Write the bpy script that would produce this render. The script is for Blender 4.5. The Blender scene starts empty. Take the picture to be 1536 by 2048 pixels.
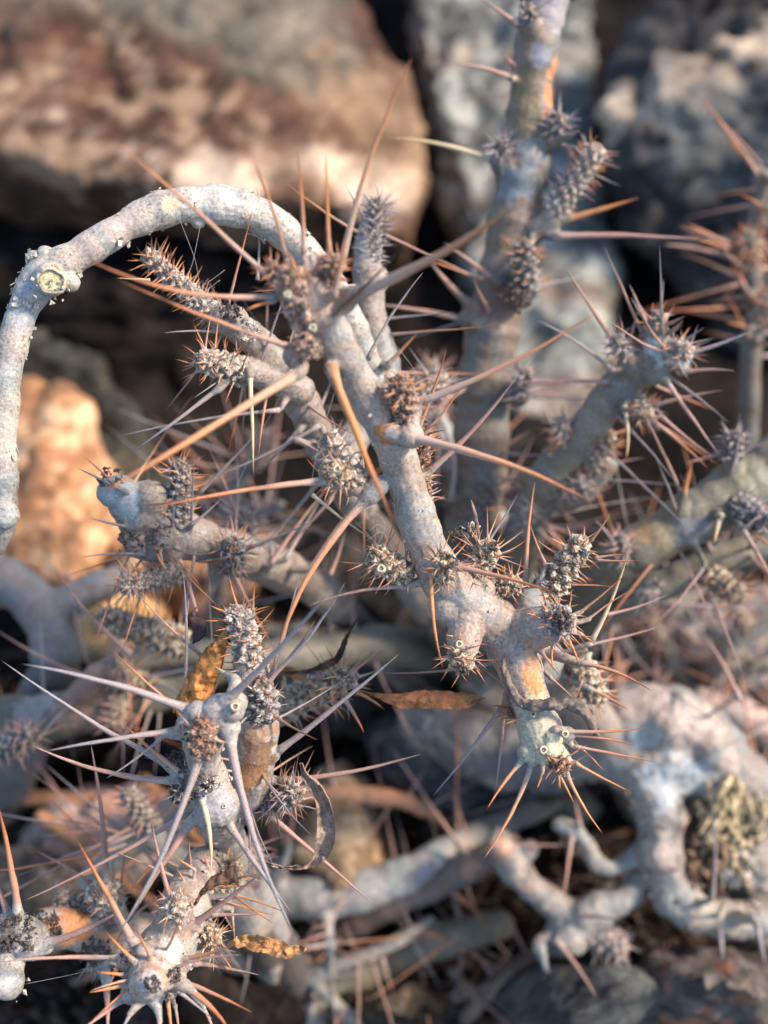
import bpy, bmesh, math, random
import numpy as np
from mathutils import Vector, Matrix

random.seed(7)
SC = bpy.context.scene
COL = SC.collection

# ------------------------------------------------------------------ camera
PITCH = 50.0                    # degrees below the horizon
FPX = 2250.0                    # focal length in photograph pixels
CAM_Z = 0.42
cam_d = bpy.data.cameras.new('camera')
cam = bpy.data.objects.new('camera', cam_d)
COL.objects.link(cam)
cam.location = (0, 0, CAM_Z)
cam.rotation_euler = (math.radians(90 - PITCH), 0, 0)
cam_d.sensor_fit = 'VERTICAL'
cam_d.sensor_height = 24.0
cam_d.sensor_width = 18.0
cam_d.lens = FPX / 2048 * 24.0
cam_d.clip_start = 0.005
cam_d.clip_end = 200
cam_d.dof.use_dof = True
cam_d.dof.focus_distance = 0.248
cam_d.dof.aperture_fstop = 5.0
SC.camera = cam

# ------------------------------------------------------------------ light
SUN_EL, SUN_AZ = 44.0, 92.0     # degrees; azimuth measured from behind the camera towards its right
w = bpy.data.worlds.new('World')
SC.world = w
w.use_nodes = True
wn = w.node_tree.nodes
wl = w.node_tree.links
wn.clear()
sky = wn.new('ShaderNodeTexSky')
sky.sky_type = 'NISHITA'
sky.sun_disc = False
sky.sun_elevation = math.radians(SUN_EL)
sky.sun_rotation = math.radians(180 - SUN_AZ)
sky.air_density = 1.0
sky.dust_density = 0.8
bg = wn.new('ShaderNodeBackground')
bg.inputs['Strength'].default_value = 0.15
wo = wn.new('ShaderNodeOutputWorld')
wl.new(sky.outputs[0], bg.inputs[0])
wl.new(bg.outputs[0], wo.inputs[0])
sd = bpy.data.lights.new('sun', 'SUN')
sd.energy = 3.5
sd.angle = math.radians(10.0)
sd.color = (1.0, 0.82, 0.64)
so = bpy.data.objects.new('sun', sd)
COL.objects.link(so)
az, el = math.radians(SUN_AZ), math.radians(SUN_EL)
sdir = Vector((math.sin(az) * math.cos(el), -math.cos(az) * math.cos(el), math.sin(el)))
so.rotation_euler = sdir.to_track_quat('Z', 'Y').to_euler()
so.location = sdir * 3
SC.view_settings.view_transform = 'Standard'
SC.view_settings.look = 'None'
SC.view_settings.gamma = 1
SC.view_settings.use_curve_mapping = False
SC.view_settings.exposure = 1.17

# ------------------------------------------------------------------ maths helpers
_p = math.radians(PITCH)
CR = np.array([1.0, 0, 0])
CU = np.array([0, math.sin(_p), math.cos(_p)])
CF = np.array([0, math.cos(_p), -math.sin(_p)])
CO = np.array([0, 0, CAM_Z])


def P(x, y, d):
    """point seen at photo pixel (x, y), d centimetres deep, in metres"""
    if d < 25:
        d = 25 - (25 - d) * 0.66
    d = d * 0.01
    return CO + CR * ((x - 768) / FPX * d) + CU * ((1024 - y) / FPX * d) + CF * d


def R(rpx, d):
    return rpx * d * 0.01 / FPX


def _hash(ix, iy, iz, seed):
    h = (ix.astype(np.uint32) * np.uint32(374761393) + iy.astype(np.uint32) * np.uint32(668265263)
         + iz.astype(np.uint32) * np.uint32(2147483647 - 61) + np.uint32((seed * 1274126177 + 12345) & 0xffffffff))
    h = (h ^ (h >> np.uint32(13))) * np.uint32(1274126177)
    h = (h ^ (h >> np.uint32(16))) * np.uint32(2246822519)
    return h ^ (h >> np.uint32(15))


_G = np.array([(1, 1, 0), (-1, 1, 0), (1, -1, 0), (-1, -1, 0), (1, 0, 1), (-1, 0, 1), (1, 0, -1), (-1, 0, -1),
               (0, 1, 1), (0, -1, 1), (0, 1, -1), (0, -1, -1), (1, 1, 0), (-1, 1, 0), (0, -1, 1), (0, -1, -1)], float)


def pnoise(p, seed=0):
    p = np.asarray(p, float) + 1000.0
    i = np.floor(p).astype(np.int64)
    f = p - i
    u = f * f * f * (f * (f * 6 - 15) + 10)
    out = 0
    for a in (0, 1):
        for b in (0, 1):
            for c in (0, 1):
                h = _hash(i[:, 0] + a, i[:, 1] + b, i[:, 2] + c, seed) & np.uint32(15)
                g = _G[h]
                dv = (g * (f - np.array([a, b, c]))).sum(1)
                wt = (u[:, 0] if a else 1 - u[:, 0]) * (u[:, 1] if b else 1 - u[:, 1]) * (u[:, 2] if c else 1 - u[:, 2])
                out = out + wt * dv
    return out


def fbm(p, seed=0, octv=4, gain=0.5):
    a, s, o = 1.0, 0.0, 1.0
    for k in range(octv):
        s = s + a * pnoise(p * o, seed + k * 17)
        a *= gain
        o *= 2.03
    return s


def sstep(x, a, b):
    t = np.clip((x - a) / (b - a), 0, 1)
    return t * t * (3 - 2 * t)


def mixc(c, col, m):
    return c * (1 - m[:, None]) + np.array(col)[None, :] * m[:, None]


def catmull(pts, n):
    pts = np.asarray(pts, float)
    if len(pts) == 2:
        t = np.linspace(0, 1, n + 1)[:, None]
        return pts[0] * (1 - t) + pts[1] * t
    e = np.vstack([2 * pts[0] - pts[1], pts, 2 * pts[-1] - pts[-2]])
    out = []
    for k in range(len(pts) - 1):
        p0, p1, p2, p3 = e[k], e[k + 1], e[k + 2], e[k + 3]
        for t in np.linspace(0, 1, n, endpoint=False):
            out.append(0.5 * ((2 * p1) + (-p0 + p2) * t + (2 * p0 - 5 * p1 + 4 * p2 - p3) * t * t
                              + (-p0 + 3 * p1 - 3 * p2 + p3) * t ** 3))
    out.append(pts[-1])
    return np.array(out)


def frames(c):
    T = np.gradient(c, axis=0)
    T /= np.linalg.norm(T, axis=1)[:, None] + 1e-12
    up = np.array([0.31, 0.2, 0.93])
    if abs(T[0] @ up) > 0.9:
        up = np.array([1.0, 0, 0])
    N = np.zeros_like(T)
    n = np.cross(T[0], up)
    n /= np.linalg.norm(n)
    for k in range(len(T)):
        n = n - T[k] * (n @ T[k])
        n /= np.linalg.norm(n) + 1e-12
        N[k] = n
    return T, N, np.cross(T, N)


class MB:
    """collects vertices and faces for one mesh"""
    def __init__(s):
        s.v, s.f, s.t, s.n = [], [], [], 0

    def add(s, v, f, t=None):
        v = np.asarray(v, float)
        s.v.append(v)
        s.f += [tuple(i + s.n for i in q) for q in f]
        s.t.append(np.zeros(len(v)) if t is None else np.asarray(t, float))
        s.n += len(v)

    def tube(s, c, r, seg=12, cap=True, closed_tip=False):
        c = np.asarray(c, float)
        r = np.asarray(r, float)
        T, N, B = frames(c)
        if cap:     # round ends
            k = 3
            a = np.linspace(0, math.pi / 2, k + 1)[1:]
            c = np.vstack([[c[0] - T[0] * r[0] * math.sin(q) for q in a[::-1]], c, [c[-1] + T[-1] * r[-1] * math.sin(q) for q in a]])
            r = np.concatenate([[max(r[0] * math.cos(q), r[0] * .05) for q in a[::-1]], r, [max(r[-1] * math.cos(q), r[-1] * .05) for q in a]])
            T = np.vstack([np.repeat(T[:1], k, 0), T, np.repeat(T[-1:], k, 0)])
            N = np.vstack([np.repeat(N[:1], k, 0), N, np.repeat(N[-1:], k, 0)])
            B = np.vstack([np.repeat(B[:1], k, 0), B, np.repeat(B[-1:], k, 0)])
        n = len(c)
        th = np.arange(seg) / seg * 2 * math.pi
        v = (c[:, None, :] + r[:, None, None] * (np.cos(th)[None, :, None] * N[:, None, :] + np.sin(th)[None, :, None] * B[:, None, :])).reshape(-1, 3)
        f = []
        for i in range(n - 1):
            for j in range(seg):
                k = (j + 1) % seg
                f.append((i * seg + j, i * seg + k, (i + 1) * seg + k, (i + 1) * seg + j))
        f.append(tuple(range(seg - 1, -1, -1)))
        f.append(tuple((n - 1) * seg + j for j in range(seg)))
        s.add(v, f, np.repeat(np.linspace(0, 1, n), seg))

    def sphere(s, c, r, seg=14, rings=9, sc=(1, 1, 1)):
        v, f = [], []
        for i in range(rings + 1):
            a = math.pi * i / rings
            for j in range(seg):
                b = 2 * math.pi * j / seg
                v.append((math.sin(a) * math.cos(b) * sc[0], math.sin(a) * math.sin(b) * sc[1], math.cos(a) * sc[2]))
        for i in range(rings):
            for j in range(seg):
                k = (j + 1) % seg
                f.append((i * seg + j, (i + 1) * seg + j, (i + 1) * seg + k, i * seg + k))
        s.add(np.array(v) * r + np.asarray(c), f)

    def mesh(s, name, off=(0, 0, 0), smooth=True, tattr=True):
        v = np.vstack(s.v) - np.asarray(off)
        me = bpy.data.meshes.new(name)
        me.from_pydata(v.tolist(), [], s.f)
        if tattr:
            a = me.attributes.new('t', 'FLOAT', 'POINT')
            a.data.foreach_set('value', np.concatenate(s.t).astype(np.float32))
        if smooth:
            me.polygons.foreach_set('use_smooth', [True] * len(me.polygons))
        me.update()
        return me


def link(name, me, mat=None, parent=None, loc=(0, 0, 0), label=None, kind=None):
    o = bpy.data.objects.new(name, me)
    COL.objects.link(o)
    if mat is not None and len(me.materials) == 0:
        me.materials.append(mat)
    if parent is not None:
        o.parent = parent
    o.location = loc
    if label:
        o['label'] = label
    if kind:
        o['kind'] = kind
    return o


def thing(name, loc, label, cat, group=None):
    o = bpy.data.objects.new(name, None)
    o.empty_display_size = 0.01
    COL.objects.link(o)
    o.location = [float(q) for q in loc]
    o['label'] = label
    o['category'] = cat
    if group:
        o['group'] = group
    return o


def tag(o, label, cat, group=None):
    o['label'] = label
    o['category'] = cat
    if group:
        o['group'] = group
    return o


def remeshed(mb, voxel, smooth=4, name='m'):
    me0 = mb.mesh(name, tattr=False)
    o = bpy.data.objects.new('tmp', me0)
    COL.objects.link(o)
    m = o.modifiers.new('r', 'REMESH')
    m.mode = 'VOXEL'
    m.voxel_size = voxel
    m.adaptivity = 0
    if smooth:
        sm = o.modifiers.new('s', 'SMOOTH')
        sm.factor = 0.5
        sm.iterations = smooth
    dg = bpy.context.evaluated_depsgraph_get()
    me = bpy.data.meshes.new_from_object(o.evaluated_get(dg), depsgraph=dg)
    bpy.data.objects.remove(o)
    bpy.data.meshes.remove(me0)
    me.name = name
    return me


def getv(me):
    n = len(me.vertices)
    v = np.empty(n * 3, np.float32)
    me.vertices.foreach_get('co', v)
    return v.reshape(-1, 3).astype(float)


def getn(me):
    n = len(me.vertices)
    v = np.empty(n * 3, np.float32)
    me.vertex_normals.foreach_get('vector', v)
    return v.reshape(-1, 3).astype(float)


def setv(me, v):
    me.vertices.foreach_set('co', np.ascontiguousarray(v, np.float32).ravel())
    me.update()


def setcol(me, c):
    a = me.attributes.new('tone', 'FLOAT_COLOR', 'POINT')
    c4 = np.ones((len(c), 4), np.float32)
    c4[:, :3] = np.clip(c, 0.004, 0.9)
    a.data.foreach_set('color', c4.ravel())
    me.polygons.foreach_set('use_smooth', [True] * len(me.polygons))


# ------------------------------------------------------------------ materials
def newmat(name):
    m = bpy.data.materials.new(name)
    m.use_nodes = True
    nt = m.node_tree
    for n in list(nt.nodes):
        if n.type != 'OUTPUT_MATERIAL':
            nt.nodes.remove(n)
    out = nt.nodes[0]
    b = nt.nodes.new('ShaderNodeBsdfPrincipled')
    nt.links.new(b.outputs[0], out.inputs[0])
    return m, nt, b


def node(nt, typ, **kw):
    n = nt.nodes.new(typ)
    for k, v in kw.items():
        if k.startswith('i_'):
            n.inputs[k[2:]].default_value = v
        else:
            setattr(n, k, v)
    return n


def toned(name, rough=0.75, fine=3500, dark=0.66, bump=0.35, dist=0.00012, spec=0.3, speck=True, coarse=900):
    """colour from the mesh's own tone attribute, broken up by fine grain, specks and relief"""
    m, nt, b = newmat(name)
    L = nt.links
    at = node(nt, 'ShaderNodeAttribute', attribute_name='tone')
    tc = node(nt, 'ShaderNodeNewGeometry')
    n1 = node(nt, 'ShaderNodeTexNoise', i_Scale=fine, i_Detail=6.0, i_Roughness=0.65)
    n2 = node(nt, 'ShaderNodeTexNoise', i_Scale=coarse, i_Detail=5.0, i_Roughness=0.6)
    L.new(tc.outputs['Position'], n1.inputs['Vector'])
    L.new(tc.outputs['Position'], n2.inputs['Vector'])
    r1 = node(nt, 'ShaderNodeMapRange')
    r1.inputs['From Min'].default_value = 0.3
    r1.inputs['From Max'].default_value = 0.62
    r1.inputs['To Min'].default_value = dark
    r1.inputs['To Max'].default_value = 1.18
    L.new(n1.outputs['Fac'], r1.inputs['Value'])
    r2 = node(nt, 'ShaderNodeMapRange')
    r2.inputs['From Min'].default_value = 0.3
    r2.inputs['From Max'].default_value = 0.65
    r2.inputs['To Min'].default_value = 0.72
    r2.inputs['To Max'].default_value = 1.2
    L.new(n2.outputs['Fac'], r2.inputs['Value'])
    mu = node(nt, 'ShaderNodeMath', operation='MULTIPLY')
    L.new(r1.outputs[0], mu.inputs[0])
    L.new(r2.outputs[0], mu.inputs[1])
    v = node(nt, 'ShaderNodeVectorMath', operation='SCALE')
    L.new(at.outputs['Color'], v.inputs[0])
    L.new(mu.outputs[0], v.inputs['Scale'])
    src = v.outputs[0]
    if speck:
        vo = node(nt, 'ShaderNodeTexVoronoi', i_Scale=fine * 0.42)
        L.new(tc.outputs['Position'], vo.inputs['Vector'])
        rs = node(nt, 'ShaderNodeMapRange')
        rs.inputs['From Min'].default_value = 0.10
        rs.inputs['From Max'].default_value = 0.2
        rs.inputs['To Min'].default_value = 0.72
        rs.inputs['To Max'].default_value = 1.0
        L.new(vo.outputs['Distance'], rs.inputs['Value'])
        v2 = node(nt, 'ShaderNodeVectorMath', operation='SCALE')
        L.new(src, v2.inputs[0])
        L.new(rs.outputs[0], v2.inputs['Scale'])
        src = v2.outputs[0]
    L.new(src, b.inputs['Base Color'])
    b.inputs['Roughness'].default_value = rough
    b.inputs['Specular IOR Level'].default_value = spec
    ad = node(nt, 'ShaderNodeMath', operation='ADD')
    L.new(n1.outputs['Fac'], ad.inputs[0])
    L.new(n2.outputs['Fac'], ad.inputs[1])
    bp = node(nt, 'ShaderNodeBump', i_Strength=bump, i_Distance=dist)
    L.new(ad.outputs[0], bp.inputs['Height'])
    L.new(bp.outputs[0], b.inputs['Normal'])
    return m


def spinemat(name, stops, rough=0.55, lichen=0.0):
    """stops: colours from base to tip; streaked along the spine"""
    m, nt, b = newmat(name)
    L = nt.links
    at = node(nt, 'ShaderNodeAttribute', attribute_name='t')
    geo = node(nt, 'ShaderNodeNewGeometry')
    oi = node(nt, 'ShaderNodeObjectInfo')
    n = node(nt, 'ShaderNodeTexNoise', i_Scale=1500.0, i_Detail=4.0, i_Roughness=0.6)
    L.new(geo.outputs['Position'], n.inputs['Vector'])
    # shift the ramp a little per spine and with the noise
    a1 = node(nt, 'ShaderNodeMath', operation='MULTIPLY_ADD')
    a1.inputs[1].default_value = 0.24
    L.new(oi.outputs['Random'], a1.inputs[0])
    L.new(at.outputs['Fac'], a1.inputs[2])
    a2 = node(nt, 'ShaderNodeMath', operation='MULTIPLY_ADD')
    a2.inputs[1].default_value = 0.5
    L.new(n.outputs['Fac'], a2.inputs[0])
    L.new(a1.outputs[0], a2.inputs[2])
    a3 = node(nt, 'ShaderNodeMath', operation='SUBTRACT')
    a3.inputs[1].default_value = 0.37
    L.new(a2.outputs[0], a3.inputs[0])
    cr = node(nt, 'ShaderNodeValToRGB')
    while len(cr.color_ramp.elements) < len(stops):
        cr.color_ramp.elements.new(0.5)
    for e, (p, c) in zip(cr.color_ramp.elements, stops):
        e.position = p
        e.color = (*c, 1)
    L.new(a3.outputs[0], cr.inputs[0])
    n2 = node(nt, 'ShaderNodeTexNoise', i_Scale=5200.0, i_Detail=4.0, i_Roughness=0.7)
    L.new(geo.outputs['Position'], n2.inputs['Vector'])
    r2 = node(nt, 'ShaderNodeMapRange')
    r2.inputs['From Min'].default_value = 0.34
    r2.inputs['From Max'].default_value = 0.6
    r2.inputs['To Min'].default_value = 0.55 - lichen * 0.25
    r2.inputs['To Max'].default_value = 1.15
    L.new(n2.outputs['Fac'], r2.inputs['Value'])
    v = node(nt, 'ShaderNodeVectorMath', operation='SCALE')
    L.new(cr.outputs[0], v.inputs[0])
    L.new(r2.outputs[0], v.inputs['Scale'])
    L.new(v.outputs[0], b.inputs['Base Color'])
    b.inputs['Roughness'].default_value = rough
    b.inputs['Specular IOR Level'].default_value = 0.35
    bp = node(nt, 'ShaderNodeBump', i_Strength=0.5, i_Distance=0.00008)
    L.new(n2.outputs['Fac'], bp.inputs['Height'])
    L.new(bp.outputs[0], b.inputs['Normal'])
    return m


M_STEM = toned('grey_bark', rough=0.55, dark=0.74, bump=0.38, spec=0.35, coarse=1300)
M_SHOOT = toned('knobby_shoot_bark', rough=0.7, fine=4200, dark=0.45, bump=0.6, dist=0.00015)
M_ROCK = toned('weathered_rock', rough=0.95, fine=220, dark=0.6, bump=0.7, dist=0.004, speck=False, coarse=45, spec=0.06)
M_LEAF = toned('dry_leaf', rough=0.7, fine=3000, dark=0.5, bump=0.6, dist=0.0002, speck=False, coarse=700)
SPM = {
    'o': spinemat('spine_orange', [(0.0, (.42, .31, .27)), (0.3, (.46, .25, .165)), (0.65, (.50, .20, .09)), (0.97, (.24, .08, .035))]),
    'O': spinemat('spine_bright_orange', [(0.0, (.42, .26, .16)), (0.4, (.52, .24, .10)), (0.8, (.48, .19, .07)), (1.0, (.22, .08, .04))]),
    't': spinemat('spine_tan', [(0.0, (.46, .35, .30)), (0.3, (.53, .30, .19)), (0.65, (.56, .24, .11)), (1.0, (.32, .14, .07))]),
    'g': spinemat('spine_grey', [(0.0, (.38, .32, .30)), (0.35, (.36, .29, .28)), (0.7, (.28, .27, .29)), (1.0, (.20, .19, .20))], lichen=1),
    'p': spinemat('spine_pink_grey', [(0.0, (.42, .33, .30)), (0.3, (.47, .27, .21)), (0.75, (.40, .25, .21)), (1.0, (.20, .15, .14))], lichen=.5),
    'y': spinemat('spine_straw', [(0.0, (.50, .44, .34)), (0.4, (.55, .46, .30)), (0.9, (.50, .36, .18)), (1.0, (.35, .2, .1))]),
    'd': spinemat('spine_dark', [(0.0, (.20, .14, .11)), (0.4, (.16, .08, .05)), (0.9, (.12, .06, .04)), (1.0, (.07, .04, .03))]),
}


def plainmat(name, col, rough=0.8, var=0.5, scale=1500):
    m, nt, b = newmat(name)
    geo = node(nt, 'ShaderNodeNewGeometry')
    n = node(nt, 'ShaderNodeTexNoise', i_Scale=float(scale), i_Detail=6.0)
    nt.links.new(geo.outputs['Position'], n.inputs['Vector'])
    cr = node(nt, 'ShaderNodeValToRGB')
    cr.color_ramp.elements[0].position = 0.35
    cr.color_ramp.elements[1].position = 0.65
    cr.color_ramp.elements[0].color = (*[c * (1 - var) for c in col], 1)
    cr.color_ramp.elements[1].color = (*[min(1, c * (1 + var)) for c in col], 1)
    nt.links.new(n.outputs['Fac'], cr.inputs[0])
    nt.links.new(cr.outputs[0], b.inputs['Base Color'])
    b.inputs['Roughness'].default_value = rough
    return m


M_CRUST = plainmat('dark_crust', (.07, .055, .05), var=0.9, scale=2500)
M_FLAKE = plainmat('pale_flakes', (.42, .38, .33), var=0.5, scale=2500)
M_WOOD = plainmat('cut_wood', (.55, .47, .28), var=0.35, scale=1800)
M_WEB = plainmat('web_silk', (.5, .48, .44), var=0.1)

# ------------------------------------------------------------------ rocks and ground


def rock(name, pts, label, voxel, pal, seed, amp=0.010, fr=14, cat='rock', bands=None, group=None, rough=1.0):
    """pts: (px, py, depth cm) hull points; faces behind are given too"""
    w3 = np.array([P(*q) for q in pts])
    c = w3.mean(0)
    bm = bmesh.new()
    for q in w3:
        bm.verts.new(q)
    bmesh.ops.convex_hull(bm, input=bm.verts)
    bmesh.ops.delete(bm, geom=[v for v in bm.verts if not v.link_faces], context='VERTS')
    bmesh.ops.triangulate(bm, faces=bm.faces)
    tmp = bpy.data.meshes.new('h')
    bm.to_mesh(tmp)
    bm.free()
    mb = MB()
    mb.add(getv(tmp), [tuple(p.vertices) for p in tmp.polygons])
    bpy.data.meshes.remove(tmp)
    me = remeshed(mb, voxel, 10, name)
    v, n = getv(me), getn(me)
    big = fbm(v * fr, seed, 3)
    rid = 1 - np.abs(fbm(v * fr * 2.2, seed + 5, 4)) * 2
    fine = fbm(v * fr * 8 * np.array([.6, 1, 1.7]), seed + 9, 4)
    # layered steps make broken ledges
    q = v @ np.array([0.25, -0.35, 0.9]) * fr * 3.2 + big * 1.6
    step = (q - np.floor(q)) ** 3
    fr = fr * 1.0
    v2 = v + n * (amp * (big * 1.3 + rid * 0.45 - step * 0.35 * rough) + fine * amp * 0.28)[:, None]
    setv(me, v2)
    a, b_, c_, d_ = [np.array(k) for k in pal]
    f1 = fbm(v * fr * 1.1 * np.array([.8, 1, 2.6]), seed + 21, 5, 0.6)
    f2 = fbm(v * fr * 2.6, seed + 33, 5, 0.6)
    f3 = fbm(v * fr * 9, seed + 40, 4, 0.6)
    col = np.repeat(a[None, :], len(v), 0)
    col = mixc(col, b_, sstep(f1 + 0.3 * f3, -0.1, 0.25))
    col = mixc(col, c_, sstep(f2 + 0.35 * f3, 0.2, 0.45))
    col = mixc(col, d_, sstep(-f2 + 0.35 * f3, 0.2, 0.5))
    if bands is not None:
        col = bands(v, col, f1, f2, f3)
    col = col * (1 + 0.35 * f3)[:, None]
    setcol(me, col)
    base = np.array([c[0], c[1], max(0, v2[:, 2].min())])
    setv(me, v2 - base)
    o = link(name, me, M_ROCK, loc=base)
    tag(o, label, cat, group)
    return o


def seg_dist(v, pts):
    """pixel-space free: distance (m) from vertices to a 3D polyline"""
    pts = np.array([P(*q) for q in pts])
    best = np.full(len(v), 1e9)
    for a, b in zip(pts[:-1], pts[1:]):
        ab = b - a
        t = np.clip(((v - a) @ ab) / (ab @ ab), 0, 1)
        best = np.minimum(best, np.linalg.norm(v - (a + t[:, None] * ab), axis=1))
    return best


# ground sheet: fine under the shrub, wide to the horizon
def ground():
    g = np.concatenate([-np.geomspace(60, 0.75, 14), np.linspace(-0.7, 0.7, 140), np.geomspace(0.75, 60, 14)])
    X, Y = np.meshgrid(g, g + 0.5)
    n = len(g)
    pt = np.stack([X.ravel(), Y.ravel(), np.zeros(n * n)], 1)
    h = fbm(pt * 9, 3, 5, 0.55) * 0.02 + np.maximum(0, fbm(pt * 45, 8, 3)) * 0.01 - 0.01
    pt[:, 2] = h
    f = [(i * n + j, i * n + j + 1, (i + 1) * n + j + 1, (i + 1) * n + j) for i in range(n - 1) for j in range(n - 1)]
    me = bpy.data.meshes.new('ground')
    me.from_pydata(pt.tolist(), [], f)
    c = np.repeat(np.array([[.012, .010, .009]]), len(pt), 0)  # near-black: shade between the rocks is put into the soil colour
    c = mixc(c, (.022, .016, .013), sstep(fbm(pt * 22, 50, 4, .6), 0.0, 0.4))
    c = mixc(c, (.018, .016, .015), sstep(fbm(pt * 60, 54, 3, .6), 0.1, 0.4))
    setcol(me, c)
    o = link('ground', me, M_ROCK)
    o['kind'] = 'structure'
    return o


ground()

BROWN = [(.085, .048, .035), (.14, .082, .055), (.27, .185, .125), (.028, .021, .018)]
DARK = [(.012, .010, .010), (.016, .013, .012), (.028, .022, .019), (.007, .006, .006)]  # rock colour taken down to near-black to carry the crevice shade
GREY = [(.19, .20, .18), (.30, .31, .28), (.42, .43, .38), (.09, .095, .09)]
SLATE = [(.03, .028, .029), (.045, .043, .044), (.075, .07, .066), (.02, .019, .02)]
ORANGE = [(.40, .20, .10), (.52, .28, .15), (.60, .40, .24), (.22, .12, .07)]
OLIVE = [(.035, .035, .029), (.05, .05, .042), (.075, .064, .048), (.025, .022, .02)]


def brown_bands(v, col, f1, f2, f3):
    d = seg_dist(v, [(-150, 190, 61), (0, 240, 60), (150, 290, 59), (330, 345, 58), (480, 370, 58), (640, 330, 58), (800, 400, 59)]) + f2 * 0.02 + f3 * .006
    col = mixc(col, (.68, .52, .39), 1 - sstep(d, 0.006, 0.016))  # pale stratum, with the sunlit brightness of the ridge painted in
    d = seg_dist(v, [(520, 60, 62), (600, 130, 61), (700, 190, 60), (800, 300, 60), (850, 400, 60)]) + f2 * 0.03 + f3 * .01
    col = mixc(col, (.34, .225, .14), (1 - sstep(d, 0.008, 0.025)) * .7)
    d = seg_dist(v, [(-100, -30, 64), (200, 10, 64), (450, 50, 63), (560, 90, 62)]) + f2 * 0.03 + f3 * .01
    col = mixc(col, (.15, .14, .11), (1 - sstep(d, 0.02, 0.05)) * .8)
    d = seg_dist(v, [(-150, 30, 62), (150, 110, 61), (350, 300, 60)]) + f2 * 0.03
    col = mixc(col, (.10, .045, .032), (1 - sstep(d, 0.012, 0.04)) * .5)
    return col


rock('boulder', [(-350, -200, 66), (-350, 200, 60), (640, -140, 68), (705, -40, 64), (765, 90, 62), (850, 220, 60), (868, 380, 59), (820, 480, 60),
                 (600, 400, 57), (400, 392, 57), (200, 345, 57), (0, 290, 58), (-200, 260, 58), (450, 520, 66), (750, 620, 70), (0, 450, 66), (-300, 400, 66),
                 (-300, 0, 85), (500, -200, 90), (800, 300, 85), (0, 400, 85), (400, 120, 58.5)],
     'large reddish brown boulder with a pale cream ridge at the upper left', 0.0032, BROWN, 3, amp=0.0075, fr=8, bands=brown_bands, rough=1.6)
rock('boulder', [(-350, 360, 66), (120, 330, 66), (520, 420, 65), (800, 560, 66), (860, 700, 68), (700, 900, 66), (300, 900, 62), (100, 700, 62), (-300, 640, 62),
                 (-200, 450, 85), (600, 600, 88), (300, 900, 80), (200, 560, 60)],  # shaded underside of the ridge, given as dark rock colour
     'boulder with its shade painted in dark brown, under the pale ridge of the reddish one', 0.0035, DARK, 11, amp=0.014, fr=13)


def slab_bands(v, col, f1, f2, f3):
    return mixc(col, (.20, .135, .10), sstep(f1, .2, .45) * .6)


rock('rock_slab', [(790, -150, 74), (1140, -150, 74), (1138, 120, 71), (1142, 330, 69), (1215, 560, 66), (1240, 760, 61), (1190, 880, 58), (1080, 890, 58), (1010, 800, 60), (930, 560, 66), (872, 380, 69), (835, 180, 71),
                   (850, -150, 88), (1080, -150, 88), (950, 500, 82), (1150, 700, 76)],
     'pale grey-green upright rock slab behind the thick upright stem', 0.003, GREY, 23, amp=0.009, fr=16, bands=slab_bands)


def right_bands(v, col, f1, f2, f3):
    d = seg_dist(v, [(1200, 225, 60), (1300, 215, 59), (1400, 150, 59), (1560, 70, 59), (1700, 20, 60)]) + f2 * 0.02
    col = mixc(col, (.55, .44, .33), 1 - sstep(d, 0.008, 0.022))  # cream streak: sunlight along the top edge painted in
    d = seg_dist(v, [(1400, 240, 59), (1560, 330, 59)]) + f2 * .03
    col = mixc(col, (.12, .13, .13), (1 - sstep(d, 0.015, 0.04)) * .8)
    return col


rock('boulder', [(1205, 190, 61), (1290, 90, 63), (1360, 30, 64), (1470, -40, 66), (1750, -100, 66), (1225, 300, 60), (1250, 420, 61), (1340, 560, 62), (1440, 700, 64), (1700, 700, 62),
                 (1700, 100, 59), (1400, 230, 58.5), (1600, 300, 58), (1300, 200, 84), (1700, 0, 86), (1700, 600, 84), (1450, 600, 84), (1500, 100, 60)],
     'grey boulder with a cream streak in the upper right corner', 0.0032, SLATE, 31, amp=0.012, fr=14, bands=right_bands)
rock('boulder', [(1180, 560, 74), (1420, 640, 70), (1700, 640, 70), (1700, 1100, 60), (1400, 1120, 57), (1200, 1000, 58), (1160, 800, 66), (1200, 700, 90), (1700, 700, 88), (1500, 1100, 75)],  # shade here is put into the rock colour
     'boulder coloured dark for its shade, low at the right behind the branched thorny stem', 0.004, DARK, 37, amp=0.012, fr=15)
rock('boulder', [(1000, -300, 110), (1400, -300, 110), (1400, 700, 105), (900, 700, 105), (900, -300, 112), (1150, 200, 98), (1000, 500, 140), (1300, -200, 140)],  # fills the black gap; the gap's shade is in its colour
     'boulder closing the deep gap between slab and right boulder, shade painted nearly black', 0.008, DARK, 41, amp=0.014, fr=8)
rock('boulder', [(500, -300, 112), (950, -300, 112), (900, 500, 104), (600, 500, 104), (700, 0, 100), (600, 0, 140), (900, 400, 140)],  # closes the other gap, with the shade painted on as near-black
     'boulder closing the deep gap left of the grey slab, shade painted nearly black', 0.008, DARK, 43, amp=0.014, fr=8)
rock('rock_slab', [(-100, 640, 54), (90, 690, 52), (190, 720, 52), (280, 860, 51), (360, 1010, 50), (270, 1060, 49), (120, 900, 50.5), (-50, 820, 52), (-200, 800, 53), (0, 700, 66), (300, 1000, 62), (-200, 1000, 62)],
     'dark olive slab slanting down at the left behind the bare arching branch', 0.0028, OLIVE, 47, amp=0.008, fr=16)
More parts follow.
